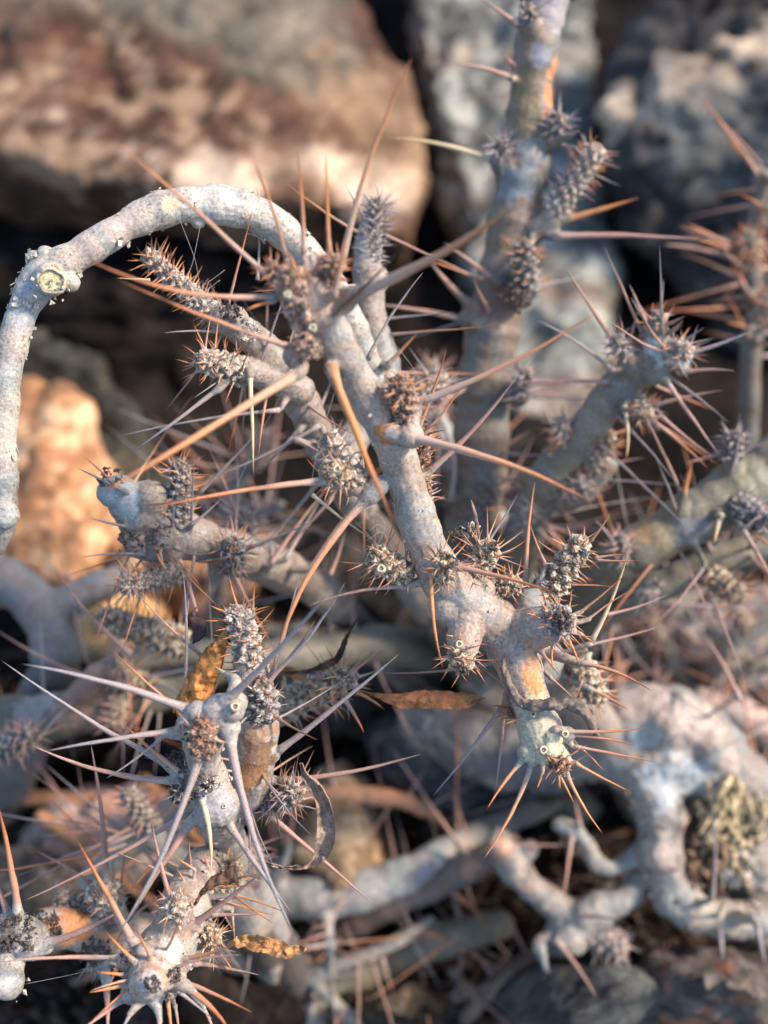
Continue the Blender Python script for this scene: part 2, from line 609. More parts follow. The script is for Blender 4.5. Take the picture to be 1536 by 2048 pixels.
rock('boulder', [(620, 800, 62), (1000, 780, 62), (1300, 1000, 58), (1200, 1250, 54), (800, 1250, 52), (560, 1100, 54), (800, 900, 80), (1200, 1200, 76), (900, 1000, 56)],
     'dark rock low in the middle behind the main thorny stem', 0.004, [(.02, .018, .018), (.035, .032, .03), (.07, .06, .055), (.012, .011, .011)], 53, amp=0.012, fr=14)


def stone(cx, cy, d, rx, ry, rz, pal, seed, label, vox=0.0022, rotz=0.0, amp=0.006, fr=22):
    rr = random.Random(seed)
    pts = []
    # depth at which the view ray meets the ground, less part of the stone's own thickness
    d = CAM_Z * 100 / (math.sin(_p) + (cy - 1024) / FPX * math.cos(_p)) - rz * .6
    for k in range(16):
        a = rr.uniform(0, 2 * math.pi)
        z = rr.uniform(-1, 1)
        s = math.sqrt(max(0, 1 - z * z))
        q = rr.uniform(.85, 1.1)
        pts.append((cx + rx * s * math.cos(a) * q, cy + ry * z * q, d + rz * s * math.sin(a) * q))
    return rock('stone', pts, label, vox, pal, seed, amp=amp, fr=fr, cat='stone')


rock('stone', [(-60, 830, 50), (60, 770, 50), (150, 800, 49), (215, 930, 48), (235, 1080, 47), (150, 1150, 46), (-60, 1150, 46), (-80, 1000, 47), (80, 950, 46.5), (0, 850, 56), (200, 1100, 54), (-60, 1100, 54)],
     'tall sunlit orange stone at the left edge under the olive slab', 0.0022, ORANGE, 61, amp=0.006, fr=20, cat='stone')
stone(390, 1130, 46, 190, 110, 4, ORANGE, 62, 'pinkish orange stone behind the grey node at the left')
stone(230, 1250, 43, 150, 100, 3, [(.55, .33, .15), (.66, .42, .20), (.62, .45, .28), (.34, .2, .1)], 63, 'yellow-orange stone lying behind the scaly blurred shoot')
stone(230, 1690, 42, 170, 95, 4, [(.42, .34, .31), (.50, .38, .34), (.48, .27, .2), (.3, .25, .23)], 64, 'pink and grey rounded stone at the lower left')
stone(670, 1680, 47, 170, 170, 5, [(.24, .17, .11), (.32, .22, .14), (.36, .27, .18), (.14, .1, .07)], 65, 'tan brown stone right of the curled strap leaf')
stone(1190, 2000, 46, 210, 100, 5, [(.075, .08, .08), (.09, .097, .097), (.10, .105, .10), (.06, .062, .064)], 66, 'smooth blue-grey stone in shade at the bottom right', amp=.003, fr=14)
stone(380, 1990, 47, 230, 150, 6, DARK, 67, 'dark stone below the lowest thorny head')
stone(980, 1500, 50, 260, 130, 6, [(.085, .083, .09), (.12, .115, .12), (.15, .13, .12), (.055, .05, .05)], 68, 'blue-grey stone in shade behind the hanging spiny tip')
stone(1480, 1300, 50, 180, 150, 6, [(.22, .2, .19), (.28, .25, .24), (.35, .27, .22), (.12, .11, .1)], 69, 'grey-brown stone at the right edge under the thick lateral branch')
stone(60, 1500, 46, 180, 120, 4, DARK, 70, 'dark stone at the left edge behind the crossing spines')
stone(760, 2010, 46, 160, 60, 3, [(.05, .042, .034), (.08, .065, .05), (.12, .085, .06), (.03, .025, .02)], 71, 'mottled brown stone at the bottom centre')
stone(60, 1780, 46, 160, 110, 5, [(.1, .09, .08), (.14, .12, .11), (.28, .22, .18), (.06, .05, .045)], 72, 'dark grey stone at the lower left edge')
stone(1440, 2010, 50, 160, 120, 5, [(.1, .09, .08), (.14, .12, .11), (.3, .14, .09), (.06, .05, .045)], 73, 'dark stone with reddish stains in the bottom right corner')
stone(700, 1350, 50, 260, 130, 5, [(.10, .1, .09), (.15, .14, .12), (.2, .17, .13), (.06, .05, .045)], 74, 'dark olive stone behind the flat brown leaf')

# ------------------------------------------------------------------ plant builders


def spine_mesh(c, r0, name='spine', seg=8, off=(0, 0, 0), wob=0.0):
    n = len(c)
    t = np.linspace(0, 1, n)
    r = r0 * ((1 - t) ** 0.72 * 0.9 + 0.06) * (1 + 0.45 * np.exp(-t * 14))
    r[-1] = r0 * 0.02
    if wob:
        ph = random.uniform(0, 99)
        r *= 1 + 0.07 * np.sin(t * 31 + ph) + 0.05 * np.sin(t * 71 + ph * 2)
    if wob:
        L = np.linalg.norm(c[-1] - c[0])
        env = np.sin(np.pi * t)[:, None]
        k = np.stack([fbm(np.stack([t * 3 + ph, t * 0 + q, t * 0], 1), 5, 2) for q in (0.3, 7.3, 15.3)], 1)
        c = c + k * env * L * 0.006
    mb = MB()
    mb.tube(c, r, seg, cap=False)
    return mb.mesh(name, off)


def unit_spine(bend, seed):
    rr = random.Random(seed)
    n = 7
    t = np.linspace(0, 1, n)
    c = np.stack([bend * t * t, rr.uniform(-.04, .04) * t, t], 1)
    mb = MB()
    r = 0.5 * ((1 - t) ** 0.8 * 0.92 + 0.04)
    r[0] *= 1.25
    r[-1] = 0.02
    # radius handled by x/y scale of the object: bend is in the same units, so keep it small
    T, N, B = frames(np.stack([0 * t, 0 * t, t], 1))
    th = np.arange(6) / 6 * 2 * math.pi
    v, f = [], []
    for i in range(n):
        for a in th:
            v.append((c[i, 0] * 4 + r[i] * math.cos(a), c[i, 1] * 4 + r[i] * math.sin(a), c[i, 2]))
    for i in range(n - 1):
        for j in range(6):
            k = (j + 1) % 6
            f.append((i * 6 + j, i * 6 + k, (i + 1) * 6 + k, (i + 1) * 6 + j))
    f.append(tuple(range((n - 1) * 6, n * 6)))
    mb.add(v, f, np.repeat(t, 6))
    return mb


UNIT = {}
for kk in SPM:
    lst = []
    for s_ in range(4):
        me_ = unit_spine((-.5, .1, .6, .3)[s_], s_).mesh('short_spine')
        me_.materials.append(SPM[kk])
        lst.append(me_)
    UNIT[kk] = lst
UNITV = [unit_spine((-.5, .1, .6, .3)[s_], s_) for s_ in range(4)]


class Plant:
    def __init__(s, name, base, label, cat='thorny stem', group=None, seed=1):
        s.base = P(*base)
        s.root = thing(name, s.base, label, cat, group)
        s.mb = MB()
        s.limbs, s.ns, s.rr = [], 0, random.Random(seed)
        s.seed = seed
        s.patch = []
        s.balls = []

    def limb(s, pts, n=8):
        """pts: (px, py, d, radius px)"""
        w3 = np.array([[*P(x, y, d), R(r, d)] for x, y, d, r in pts])
        c = catmull(w3, n)
        rad = np.maximum(c[:, 3] * .88, R(2, 25))
        # gentle swellings
        L = np.concatenate([[0], np.cumsum(np.linalg.norm(np.diff(c[:, :3], axis=0), axis=1))])
        rad = rad * (1 + 0.05 * np.sin(L * 420 + s.seed) + 0.035 * np.sin(L * 1050 + 2 * s.seed))
        s.mb.tube(c[:, :3], rad, 18)
        s.limbs.append((c[:, :3], rad))
        return s

    def blob(s, x, y, d, r, sx=1, sy=1, sz=1):
        r = r * .86
        s.mb.sphere(P(x, y, d), R(r, d), sc=(sx, sy, sz))
        s.balls.append((P(x, y, d), R(r, d)))
        return s

    def spine(s, x0, y0, d0, x1, y1, d1, wpx, kind='o', mx=None, my=None, flare=1.0, solid=True):
        a, b = P(x0, y0, d0), P(x1, y1, d1)
        L = math.hypot(x1 - x0, y1 - y0)
        if mx is None:
            q = s.rr.uniform(-.035, .035) * L
            mx, my = -(y1 - y0) / (L + 1e-6) * q, (x1 - x0) / (L + 1e-6) * q
        m = P((x0 + x1) / 2 + mx, (y0 + y1) / 2 + my, (d0 + d1) / 2)
        ctl = 2 * m - 0.5 * (a + b)
        t = np.linspace(0, 1, 15)[:, None]
        c = (1 - t) ** 2 * a + 2 * t * (1 - t) * ctl + t * t * b
        wpx = wpx * .88
        r0 = R(wpx / 2, d0)
        # a conical foot that grows out of the bark
        cand = [(float((np.linalg.norm(cl - a, axis=1) - rl).min()), cl[int((np.linalg.norm(cl - a, axis=1) - rl).argmin())]) for cl, rl in s.limbs]
        cand += [(float(np.linalg.norm(q - a) - r_), q) for q, r_ in s.balls]
        if cand and flare > 0:
            nd, npt = min(cand, key=lambda z: z[0])
            if R(2, d0) < nd < R(75, d0):
                # base stands off the bark: a tapering peg joins it
                dr = (c[1] - c[0]) / np.linalg.norm(c[1] - c[0])
                s.mb.tube(catmull(np.array([npt, a * .6 + npt * .4 + dr * r0 * -.6, a, a + dr * r0 * 2.4, a + dr * r0 * 5]), 3),
                          r0 * np.interp(np.linspace(0, 4, 13), [0, 1, 2, 3, 4], [2.5, 1.9, 1.5, 1.15, .6]), 12)
                flare = 0
        near = 0 if flare == 0 else min([1e9] + [float((np.linalg.norm(cl - a, axis=1) - rl).min()) for cl, rl in s.limbs] + [float(np.linalg.norm(q - a) - r_) for q, r_ in s.balls])
        if near > R(14, d0):
            flare = 0
        if flare > 0:
            dirn = c[1] - c[0]
            dirn /= np.linalg.norm(dirn)
            fl = r0 * 5 * flare
            cc = np.array([a - dirn * r0 * 3, a, a + dirn * fl * .3, a + dirn * fl * .65, a + dirn * fl])
            s.mb.tube(cc, r0 * np.array([2.4, 2.1, 1.4, 1.05, .7]) * (0.6 + 0.4 * flare), 12)
        me = spine_mesh(c, r0, 'spine', 8, s.base, 1)
        link('spine', me, SPM[kind], s.root)
        return s

    def spines(s, rows, kind='o', dw=None):
        for r in rows:
            s.spine(*r)
        return s

    def auto_spines(s, n, length, wpx, kinds='op', li=None, t0=0.1, t1=1.0, cam_bias=0.25):
        rr = s.rr
        for k in range(n):
            c, rad = s.limbs[li if li is not None else rr.randrange(len(s.limbs))]
            i = int((t0 + (t1 - t0) * rr.random()) * (len(c) - 2))
            T = c[i + 1] - c[i]
            T /= np.linalg.norm(T)
            dv = np.array([rr.gauss(0, 1), rr.gauss(0, 1), rr.gauss(0, 1)])
            dv -= T * (dv @ T) * 0.75
            dv = dv / np.linalg.norm(dv) - CF * cam_bias
            dv /= np.linalg.norm(dv)
            a = c[i] + dv * rad[i] * 0.8
            Lm = length * rr.uniform(.6, 1.25)
            b = a + dv * Lm
            t = np.linspace(0, 1, 12)[:, None]
            sag = np.cross(dv, T) * Lm * rr.uniform(-.05, .05)
            cc = a + (b - a) * t + sag * (t * (1 - t) * 4)
            r0 = wpx * 0.5 * 0.25 / FPX
            s.mb.tube(np.array([a - dv * r0 * 2, a + dv * r0 * 1.0, a + dv * r0 * 4]), r0 * np.array([2.2, 1.6, .7]), 10)
            me = spine_mesh(cc, r0, 'spine', 7, s.base, 1)
            link('spine', me, SPM[rr.choice(kinds)], s.root)
        return s

    def shoot(s, x0, y0, d0, x1, y1, d1, r0, r1, sp=26, kinds='oO', tone='grey', single=True, dens=1.0, tip=True, label=None, tipsp=1.3, res=1.0):
        """knobby short shoot: phyllotactic tubercles, each with a pair of little spines"""
        a, b = P(x0, y0, d0), P(x1, y1, d1)
        ra, rb = R(r0 * .8, d0), R(r1 * .78, d1)
        ax = b - a
        L = np.linalg.norm(ax)
        ax = ax / L
        up = np.array([.3, .2, .9])
        N = np.cross(ax, up)
        N /= np.linalg.norm(N)
        B = np.cross(ax, N)
        rr = s.rr
        rm = 0.5 * (ra + rb)
        nu, nv = int(84 * res * (1 if single else .6)), max(20, int(110 * res * (1 if single else .55) * min(1.8, max(.6, L / rm / 4))))
        dens = dens * 1.75
        # tubercles
        rise = 0.155 * rm / dens
        K = int((L + rb * 0.6) / rise)
        tub = []
        for k in range(K):
            tub.append((k * rise + rr.uniform(-.25, .25) * rise, k * 2.39996 + rr.uniform(-.12, .12), rr.uniform(.75, 1.25)))
        tz = np.array([q[0] for q in tub])
        ta = np.array([q[1] for q in tub]) % (2 * math.pi)
        tk = np.array([q[2] for q in tub])
        tot = L + rb * 0.9
        vv = (np.arange(nv + 1) / nv) * tot
        # radius profile with rounded end
        prof = ra + (rb - ra) * np.clip(vv / L, 0, 1)
        over = np.clip((vv - (L - rb * 0.35)) / (tot - (L - rb * 0.35)), 0, 1)
        prof = prof * np.sqrt(np.clip(1 - over ** 2.2, 0.0004, 1))
        th = np.arange(nu) / nu * 2 * math.pi
        Z, TH = np.meshgrid(vv, th, indexing='ij')
        PR = np.repeat(prof[:, None], nu, 1)
        bendv = rr.uniform(-.12, .12) * L
        X = PR * np.cos(TH)
        Y = PR * np.sin(TH)
        pt = np.stack([X, Y, Z], -1).reshape(-1, 3)
        sig = 0.30 * rm / math.sqrt(dens)
        hgt = np.zeros(len(pt))
        core = np.zeros(len(pt))
        for z, an, k in zip(tz, ta, tk):
            rz = ra + (rb - ra) * min(1, z / L)
            if z > L - rb * .35:
                o_ = min(1, (z - (L - rb * .35)) / (tot - (L - rb * .35)))
                rz *= math.sqrt(max(0.02, 1 - o_ ** 2.2))
            c = np.array([rz * math.cos(an), rz * math.sin(an), z])
            d2 = ((pt - c) ** 2).sum(1)
            e = np.exp(-d2 / (sig * sig))
            hgt = np.maximum(hgt, e * k)
            core = np.maximum(core, np.exp(-d2 / (sig * sig * .09)))
        nrm = np.stack([np.cos(TH), np.sin(TH), np.zeros_like(TH)], -1).reshape(-1, 3)
        capm = (over[:, None] * np.ones(nu)[None, :]).reshape(-1)
        nrm[:, 2] = capm * 1.2
        nrm /= np.linalg.norm(nrm, axis=1)[:, None]
        nz = fbm(pt / rm * 2.3, s.seed + int(x0), 4, .6)
        nf = fbm(pt / rm * 7.5, s.seed + int(y0), 3, .65)
        ptd = pt + nrm * (rm * (0.27 * (hgt - .35) + 0.16 * nz + 0.10 * nf - 0.10 * core))[:, None]
        q = (ptd[:, 2] / L)
        side = bendv * q * q
        W = a + N * (ptd[:, 0] + side)[:, None] + B * ptd[:, 1][:, None] + ax * ptd[:, 2][:, None]
        f = []
        for i in range(nv):
            for j in range(nu):
                k = (j + 1) % nu
                f.append((i * nu + j, i * nu + k, (i + 1) * nu + k, (i + 1) * nu + j))
        f.append(tuple(range(nu - 1, -1, -1)))
        f.append(tuple(nv * nu + j for j in range(nu)))
        mb = MB()
        mb.add(W, f)
        me = mb.mesh('short_shoot', s.base)
        tones = {'pink': ((.24, .16, .12), (.42, .32, .27), (.50, .38, .30)), 'grey': ((.24, .20, .18), (.46, .42, .38), (.58, .51, .42)),
                 'green': ((.21, .15, .10), (.42, .39, .31), (.60, .54, .42)),
                 'brown': ((.12, .055, .04), (.30, .20, .15), (.45, .36, .27)),
                 'dark': ((.10, .09, .085), (.28, .27, .265), (.42, .39, .37))}[tone]
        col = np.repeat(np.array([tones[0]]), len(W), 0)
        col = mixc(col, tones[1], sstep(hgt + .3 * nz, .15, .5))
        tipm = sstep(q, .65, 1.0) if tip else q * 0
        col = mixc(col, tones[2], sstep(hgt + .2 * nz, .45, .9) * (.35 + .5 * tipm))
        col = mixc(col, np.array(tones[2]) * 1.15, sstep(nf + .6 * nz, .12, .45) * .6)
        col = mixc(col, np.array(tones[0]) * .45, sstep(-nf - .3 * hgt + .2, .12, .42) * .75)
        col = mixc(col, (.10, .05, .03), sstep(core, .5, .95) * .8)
        if tip:
            col = mixc(col, (.42, .20, .09), sstep(fbm(pt / rm * 3.1, s.seed + 77, 3), .15, .4) * sstep(q, .5, 1) * .6)
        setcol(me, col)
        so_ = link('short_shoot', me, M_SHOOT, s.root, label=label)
        # little spines
        joined = MB()
        for z, an, k in zip(tz, ta, tk):
            if z < ra * 0.3:
                continue
            qq = z / L
            o_ = min(1, max(0, (z - (L - rb * .35)) / (tot - (L - rb * .35))))
            rz = (ra + (rb - ra) * min(1, qq)) * math.sqrt(max(0.02, 1 - o_ ** 2.2))
            pos = a + (N * math.cos(an) + B * math.sin(an)) * rz * 1.12 + N * bendv * qq * qq + ax * z
            rad = N * math.cos(an) + B * math.sin(an)
            tang = np.cross(ax, rad)
            for sg in (-1, 1):
                if rr.random() < (.42 if qq < .7 else .12):
                    continue
                dv = rad * (1 - .75 * o_) + ax * (0.25 + .9 * o_) + tang * sg * rr.uniform(.15, .6) + np.array([rr.uniform(-.2, .2) for _ in range(3)])
                dv /= np.linalg.norm(dv)
                ln = R(sp, d0) * rr.uniform(.45, 1.25) * (tipsp if qq > .7 else 1)
                if rr.random() < .12:
                    ln *= 1.6
                kd = rr.choice(kinds + ('oO' if 'o' in kinds else '')) if (qq > .45 or rr.random() < .3) else rr.choice('gpo')
                wd = R(rr.uniform(3.2, 5.0), d0)
                s.small(so_, joined, pos, dv, ln, wd, kd, single)
        if joined.n:
            me2 = joined.mesh('bristles', s.base)
            link('bristles', me2, SPM[kinds[0]], so_, kind='stuff')
        return so_

    def small(s, parent, joined, pos, dv, ln, wd, kd, single):
        z = Vector([float(q) for q in dv])
        rot = z.to_track_quat('Z', 'Y').to_matrix().to_4x4()
        rot = rot @ Matrix.Rotation(s.rr.uniform(0, 6.28), 4, 'Z')
        vi = s.rr.randrange(4)
        if single and s.ns < 290:
            s.ns += 1
            o = bpy.data.objects.new('short_spine', UNIT[kd][vi])
            COL.objects.link(o)
            o.parent = parent
            o.matrix_local = Matrix.Translation(Vector([float(q) for q in (pos - s.base)])) @ rot @ Matrix.Diagonal((wd, wd, ln, 1))
        else:
            mw = np.array(rot @ Matrix.Diagonal((wd, wd, ln, 1)))
            u = UNITV[vi]
            V = np.vstack(u.v)
            joined.add(V @ mw[:3, :3].T + pos, u.f, np.concatenate(u.t))

    def pts_on(s, n):
        pass

    def crust(s, x, y, d, r, n=60, mat=None, size=5, name='crust', lift=1.0):
        """crumbly dark remains of old shoots, one joined part"""
        rr = s.rr
        mb = MB()
        c = P(x, y, d)
        for k in range(n):
            dv = np.array([rr.gauss(0, 1), rr.gauss(0, 1), rr.gauss(0, 1)])
            dv /= np.linalg.norm(dv)
            p = c + dv * R(r, d) * rr.uniform(.55, 1.1) * lift
            z = R(size, d) * rr.uniform(.4, 1.3)
            ico = np.array([(0, 0, 1), (.9, 0, -.2), (-.4, .8, -.3), (-.5, -.8, -.2), (.2, .1, -1)]) * z
            ico *= np.array([rr.uniform(.4, 1.6), rr.uniform(.4, 1.6), rr.uniform(.3, 1.2)])
            m = np.array(Matrix.Rotation(rr.uniform(0, 6), 3, Vector(dv.tolist())) @ Matrix.Rotation(rr.uniform(0, 6), 3, 'X'))
            mb.add(ico @ m.T + p, [(0, 1, 2), (0, 2, 3), (0, 3, 1), (4, 2, 1), (4, 3, 2), (4, 1, 3)])
        link(name, mb.mesh(name, s.base, smooth=False), mat or M_CRUST, s.root, kind='stuff')
        return s

    def flakes(s, n, size=7, mat=None, li=0, t0=0, t1=1, name='bark_flakes'):
        """thin curled scraps of bark standing off the limb"""
        rr = s.rr
        mb = MB()
        c, rad = s.limbs[li]
        for k in range(n):
            i = int((t0 + (t1 - t0) * rr.random()) * (len(c) - 2))
            T = c[i + 1] - c[i]
            T /= np.linalg.norm(T)
            dv = np.array([rr.gauss(0, 1) for _ in range(3)])
            dv -= T * (dv @ T)
            dv /= np.linalg.norm(dv)
            S = np.cross(T, dv)
            p = c[i] + dv * rad[i] * 0.97
            z = R(size, 25) * rr.uniform(.5, 1.4)
            an = rr.uniform(0, 6.28)
            e1 = T * math.cos(an) + S * math.sin(an)
            e2 = -T * math.sin(an) + S * math.cos(an)
            cu = rr.uniform(.3, 1.1)
            q = []
            for (u, v_) in ((-1, -.5), (0, -.7), (1, -.4), (1.1, .5), (0, .8), (-1, .4)):
                q.append(p + e1 * u * z + e2 * v_ * z * .8 + dv * (cu * z * (.5 * u * u + (.4 if u > 0 else 0)) + z * .05))
            q = np.array(q)
            th_ = dv * z * .14
            V = np.vstack([q, q + th_])
            mb.add(V, [(0, 1, 4, 5), (1, 2, 3, 4), (11, 10, 7, 6), (10, 9, 8, 7)] + [(i_, i_ + 6, (i_ + 1) % 6 + 6, (i_ + 1) % 6) for i_ in range(6)])
        link(name, mb.mesh(name, s.base, smooth=False), mat or M_FLAKE, s.root, kind='stuff')
        return s

    def rings(s, lst, mat=None):
        """areole scars: a raised ring with a dark pit (px, py, d, r)"""
        for x, y, d, r in lst:
            p = P(x, y, d)
            nrm = -CF + 0.25 * CU
            nrm /= np.linalg.norm(nrm)
            e1 = np.cross(nrm, [1, 0, .2])
            e1 /= np.linalg.norm(e1)
            e2 = np.cross(nrm, e1)
            rr_ = R(r, d)
            mb = MB()
            v, f = [], []
            prof = [(1.5, -.6), (1.25, .1), (1.0, .38), (.72, .32), (.5, -.05), (.3, -.12), (.12, -.02), (.02, 0)]
            for k in range(16):
                an = k / 16 * 2 * math.pi
                wv = 1 + .08 * math.sin(3 * an + x)
                for (q, h) in prof:
                    v.append(p + (e1 * math.cos(an) + e2 * math.sin(an)) * rr_ * q * wv + nrm * rr_ * h)
            m = len(prof)
            for k in range(16):
                k2 = (k + 1) % 16
                for j in range(m - 1):
                    f.append((k * m + j, k2 * m + j, k2 * m + j + 1, k * m + j + 1))
            mb.add(v, f)
            me = mb.mesh('leaf_scar', s.base)
            c = np.tile(np.array([(.36, .33, .25), (.42, .39, .28), (.56, .52, .38), (.5, .45, .32), (.15, .09, .06), (.12, .07, .05), (.4, .32, .22), (.4, .32, .22)]), (16, 1))
            setcol(me, c)
            link('leaf_scar', me, M_SHOOT, s.root)
        return s

    def build(s, voxel_px=2.4, d=25, tone=(.30, .26, .23), blue=(.225, .25, .26), dirt=(.20, .15, .115), name='stem', smooth=5, bump=1.0, mat=None, cracks=0.6):
        blue = (blue[0] * .98, blue[1] * 1.03, blue[2] * 1.0)
        tone = (tone[0] * 1.0, tone[1] * .99, tone[2] * .97)
        me = remeshed(s.mb, R(voxel_px, d), smooth, name)
        v, n = getv(me), getn(me)
        sc = 1.0
        lump = fbm(v * 130, s.seed, 3)
        fine = fbm(v * 700, s.seed + 3, 4, .6)
        wr = fbm(v * np.array([900, 900, 260]), s.seed + 6, 3, .55)
        v2 = v + n * (bump * (lump * 0.00030 + fine * 0.00005 + wr * 0.00006))[:, None]
        blot = fbm(v * 110, s.seed + 11, 4, .6)
        b2 = fbm(v * 260, s.seed + 12, 4, .65)
        b3 = fbm(v * 1400, s.seed + 13, 3, .6)
        c = np.repeat(np.array([tone], float), len(v), 0)
        c = mixc(c, blue, sstep(blot + .3 * b3, -.12, .3) * .7)
        c = mixc(c, np.array(tone) * 1.3, sstep(b2 + .2 * b3, .08, .4) * .6)
        c = mixc(c, dirt, sstep(-b2 + .45 * b3, .28, .5) * .55 * cracks)
        c = mixc(c, (.10, .07, .055), sstep(b3 - .3 * blot, .42, .6) * .6)
        ck = np.abs(fbm(v * 330, s.seed + 31, 3, .55))
        m = (1 - sstep(ck, .006, .03)) * sstep(fbm(v * 90, s.seed + 32, 2), .0, .2) * cracks
        c = mixc(c, (.13, .10, .085), m * .75)
        v2 = v2 - n * (m * .00013)[:, None]
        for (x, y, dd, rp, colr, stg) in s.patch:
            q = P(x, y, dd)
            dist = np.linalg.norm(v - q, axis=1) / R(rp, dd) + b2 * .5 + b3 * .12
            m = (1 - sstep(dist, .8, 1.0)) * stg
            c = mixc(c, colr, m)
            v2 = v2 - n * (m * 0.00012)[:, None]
        setcol(me, c)
        setv(me, v2 - s.base)
        o = link(name, me, mat or M_STEM, s.root)
        s.stem = o
        return s


def leaf(parent, base, pts, wpx, curl, colr, tilt=0.0, label=None, name='leaf', seed=3, top=None, prof=None, wr=1.0):
    """dried leaf: centre line pts (px,py,d), curled across, wrinkled, with real thickness"""
    c = catmull(np.array([P(*q) for q in pts]), 14)
    n = len(c)
    T, N, B = frames(c)
    # orient the blade: across = mostly in the picture plane
    nrm = -CF * math.cos(tilt) + CU * math.sin(tilt)
    m = 13
    V = []
    tt = np.linspace(0, 1, n)
    for i in range(n):
        S = np.cross(T[i], nrm)
        S /= np.linalg.norm(S) + 1e-9
        Nn = np.cross(S, T[i])
        t = tt[i]
        wd = (prof(t) if prof else (math.sin(math.pi * min(1, t * .97 + .015)) ** .75)) * R(wpx, pts[0][2])
        wd = max(wd, R(1.5, 25))
        cu = curl * (1 + .25 * math.sin(t * 7 + seed))
        for j in range(m):
            u = (j / (m - 1) - .5) * 2
            an = u * cu
            rad = wd / max(cu, .05)
            V.append(c[i] + S * math.sin(an) * rad + Nn * (math.cos(an) - 1) * rad * (1 if seed % 2 else -1))
    V = np.array(V)
    w1 = fbm(V * 420, seed, 3, .6)
    V = V + np.repeat(np.array([-CF]), len(V), 0) * (w1 * .0006 * wr)[:, None] + CU[None, :] * (fbm(V * 600, seed + 4, 3) * .0003 * wr)[:, None]
    off = -CF * 0.00018
    V2 = V + off
    f = []
    k0 = len(V)
    for i in range(n - 1):
        for j in range(m - 1):
            a = i * m + j
            f.append((a, a + 1, a + m + 1, a + m))
            f.append((k0 + a + m, k0 + a + m + 1, k0 + a + 1, k0 + a))
        for j in (0, m - 1):
            a = i * m + j
            f.append((a, a + m, k0 + a + m, k0 + a))
    for i in (0, n - 1):
        for j in range(m - 1):
            a = i * m + j
            f.append((a, k0 + a, k0 + a + 1, a + 1))
    mb = MB()
    mb.add(np.vstack([V, V2]), f)
    me = mb.mesh(name, base)
    VV = np.vstack([V, V2])
    cc = np.repeat(np.array([colr], float), len(VV), 0)
    q = fbm(VV * 300, seed + 9, 4, .6)
    cc = mixc(cc, np.array(colr) * .35, sstep(q, .1, .4) * .7)
    cc = mixc(cc, np.array(colr) * np.array([1.3, 1.1, 1.0]), sstep(-q, .1, .4) * .6)
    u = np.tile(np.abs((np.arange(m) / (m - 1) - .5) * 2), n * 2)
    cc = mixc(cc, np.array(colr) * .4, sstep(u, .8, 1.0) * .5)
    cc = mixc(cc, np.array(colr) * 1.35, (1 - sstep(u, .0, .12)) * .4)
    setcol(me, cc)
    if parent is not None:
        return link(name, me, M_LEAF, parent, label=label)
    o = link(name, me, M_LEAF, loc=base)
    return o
#@@PLANTS
# ================================================================== A: the main stem in focus
A = Plant('thorny_stem', (1000, 1270, 26), 'sharp grey-pink main stem rising from centre right to a spiny head at upper middle', seed=5)
A.limb([(1290, 1640, 46, 40), (1230, 1500, 38, 46), (1130, 1370, 30, 52), (1030, 1280, 26.2, 62), (960, 1225, 25.2, 56), (890, 1160, 24.6, 52), (842, 1060, 24.0, 47), (812, 960, 23.3, 45),
        (775, 870, 22.6, 43), (715, 760, 21.8, 44), (668, 680, 21.0, 48), (632, 610, 20.4, 62), (618, 575, 20.1, 50)])
A.limb([(1010, 1270, 25.6, 58), (1040, 1340, 25.2, 50), (1068, 1420, 25.0, 44), (1088, 1480, 24.7, 50), (1115, 1520, 24.4, 36)])
A.limb([(920, 1200, 25, 40), (932, 1250, 24.8, 42), (926, 1290, 24.5, 36)])
A.limb([(1020, 1262, 25.6, 52), (1080, 1255, 24.8, 46), (1115, 1250, 24.3, 44)])
# knobs of the head
for b in ((585, 572, 20.4, 38), (655, 562, 20.3, 32), (620, 685, 20.8, 40), (592, 712, 21.0, 34), (685, 600, 20.5, 38), (640, 640, 20.5, 36),
          (1105, 1478, 24.2, 26), (1135, 1468, 24.2, 20), (1055, 1505, 24.6, 24), (1098, 1500, 24.0, 20), (820, 870, 22.0, 34), (890, 1210, 24.6, 40), (740, 985, 23.2, 30), (965, 1180, 25, 30), (1060, 1210, 25.4, 40)):
    A.blob(*b)
A.patch = [(766, 862, 21.9, 20, (.34, .15, .05), .9), (770, 885, 22.0, 17, (.36, .17, .06), .9), (1075, 1355, 24.5, 30, (.62, .26, .10), .9), (1065, 1320, 24.8, 24, (.55, .28, .14), .7),
           (1080, 1382, 24.5, 20, (.55, .2, .07), .85), (809, 1062, 23.3, 6, (.26, .1, .04), .9), (655, 715, 20.4, 14, (.34, .12, .08), .8), (690, 640, 19.8, 22, (.42, .2, .1), .7),
           (612, 630, 19.6, 26, (.40, .20, .12), .6), (600, 545, 19.2, 22, (.36, .15, .07), .7), (650, 520, 19.4, 16, (.5, .22, .09), .8), (575, 590, 19.5, 20, (.5, .44, .36), .8),
           (740, 800, 22.0, 30, (.40, .27, .22), .6), (860, 1090, 24, 30, (.30, .27, .25), .5), (1060, 1450, 24.5, 60, (.40, .39, .29), .75), (1100, 1500, 24.3, 45, (.48, .44, .31), .8),
           (1030, 1290, 25.4, 50, (.26, .28, .26), .5), (905, 1245, 24.5, 40, (.36, .32, .28), .5), (925, 1270, 24.4, 30, (.42, .28, .2), .6)]
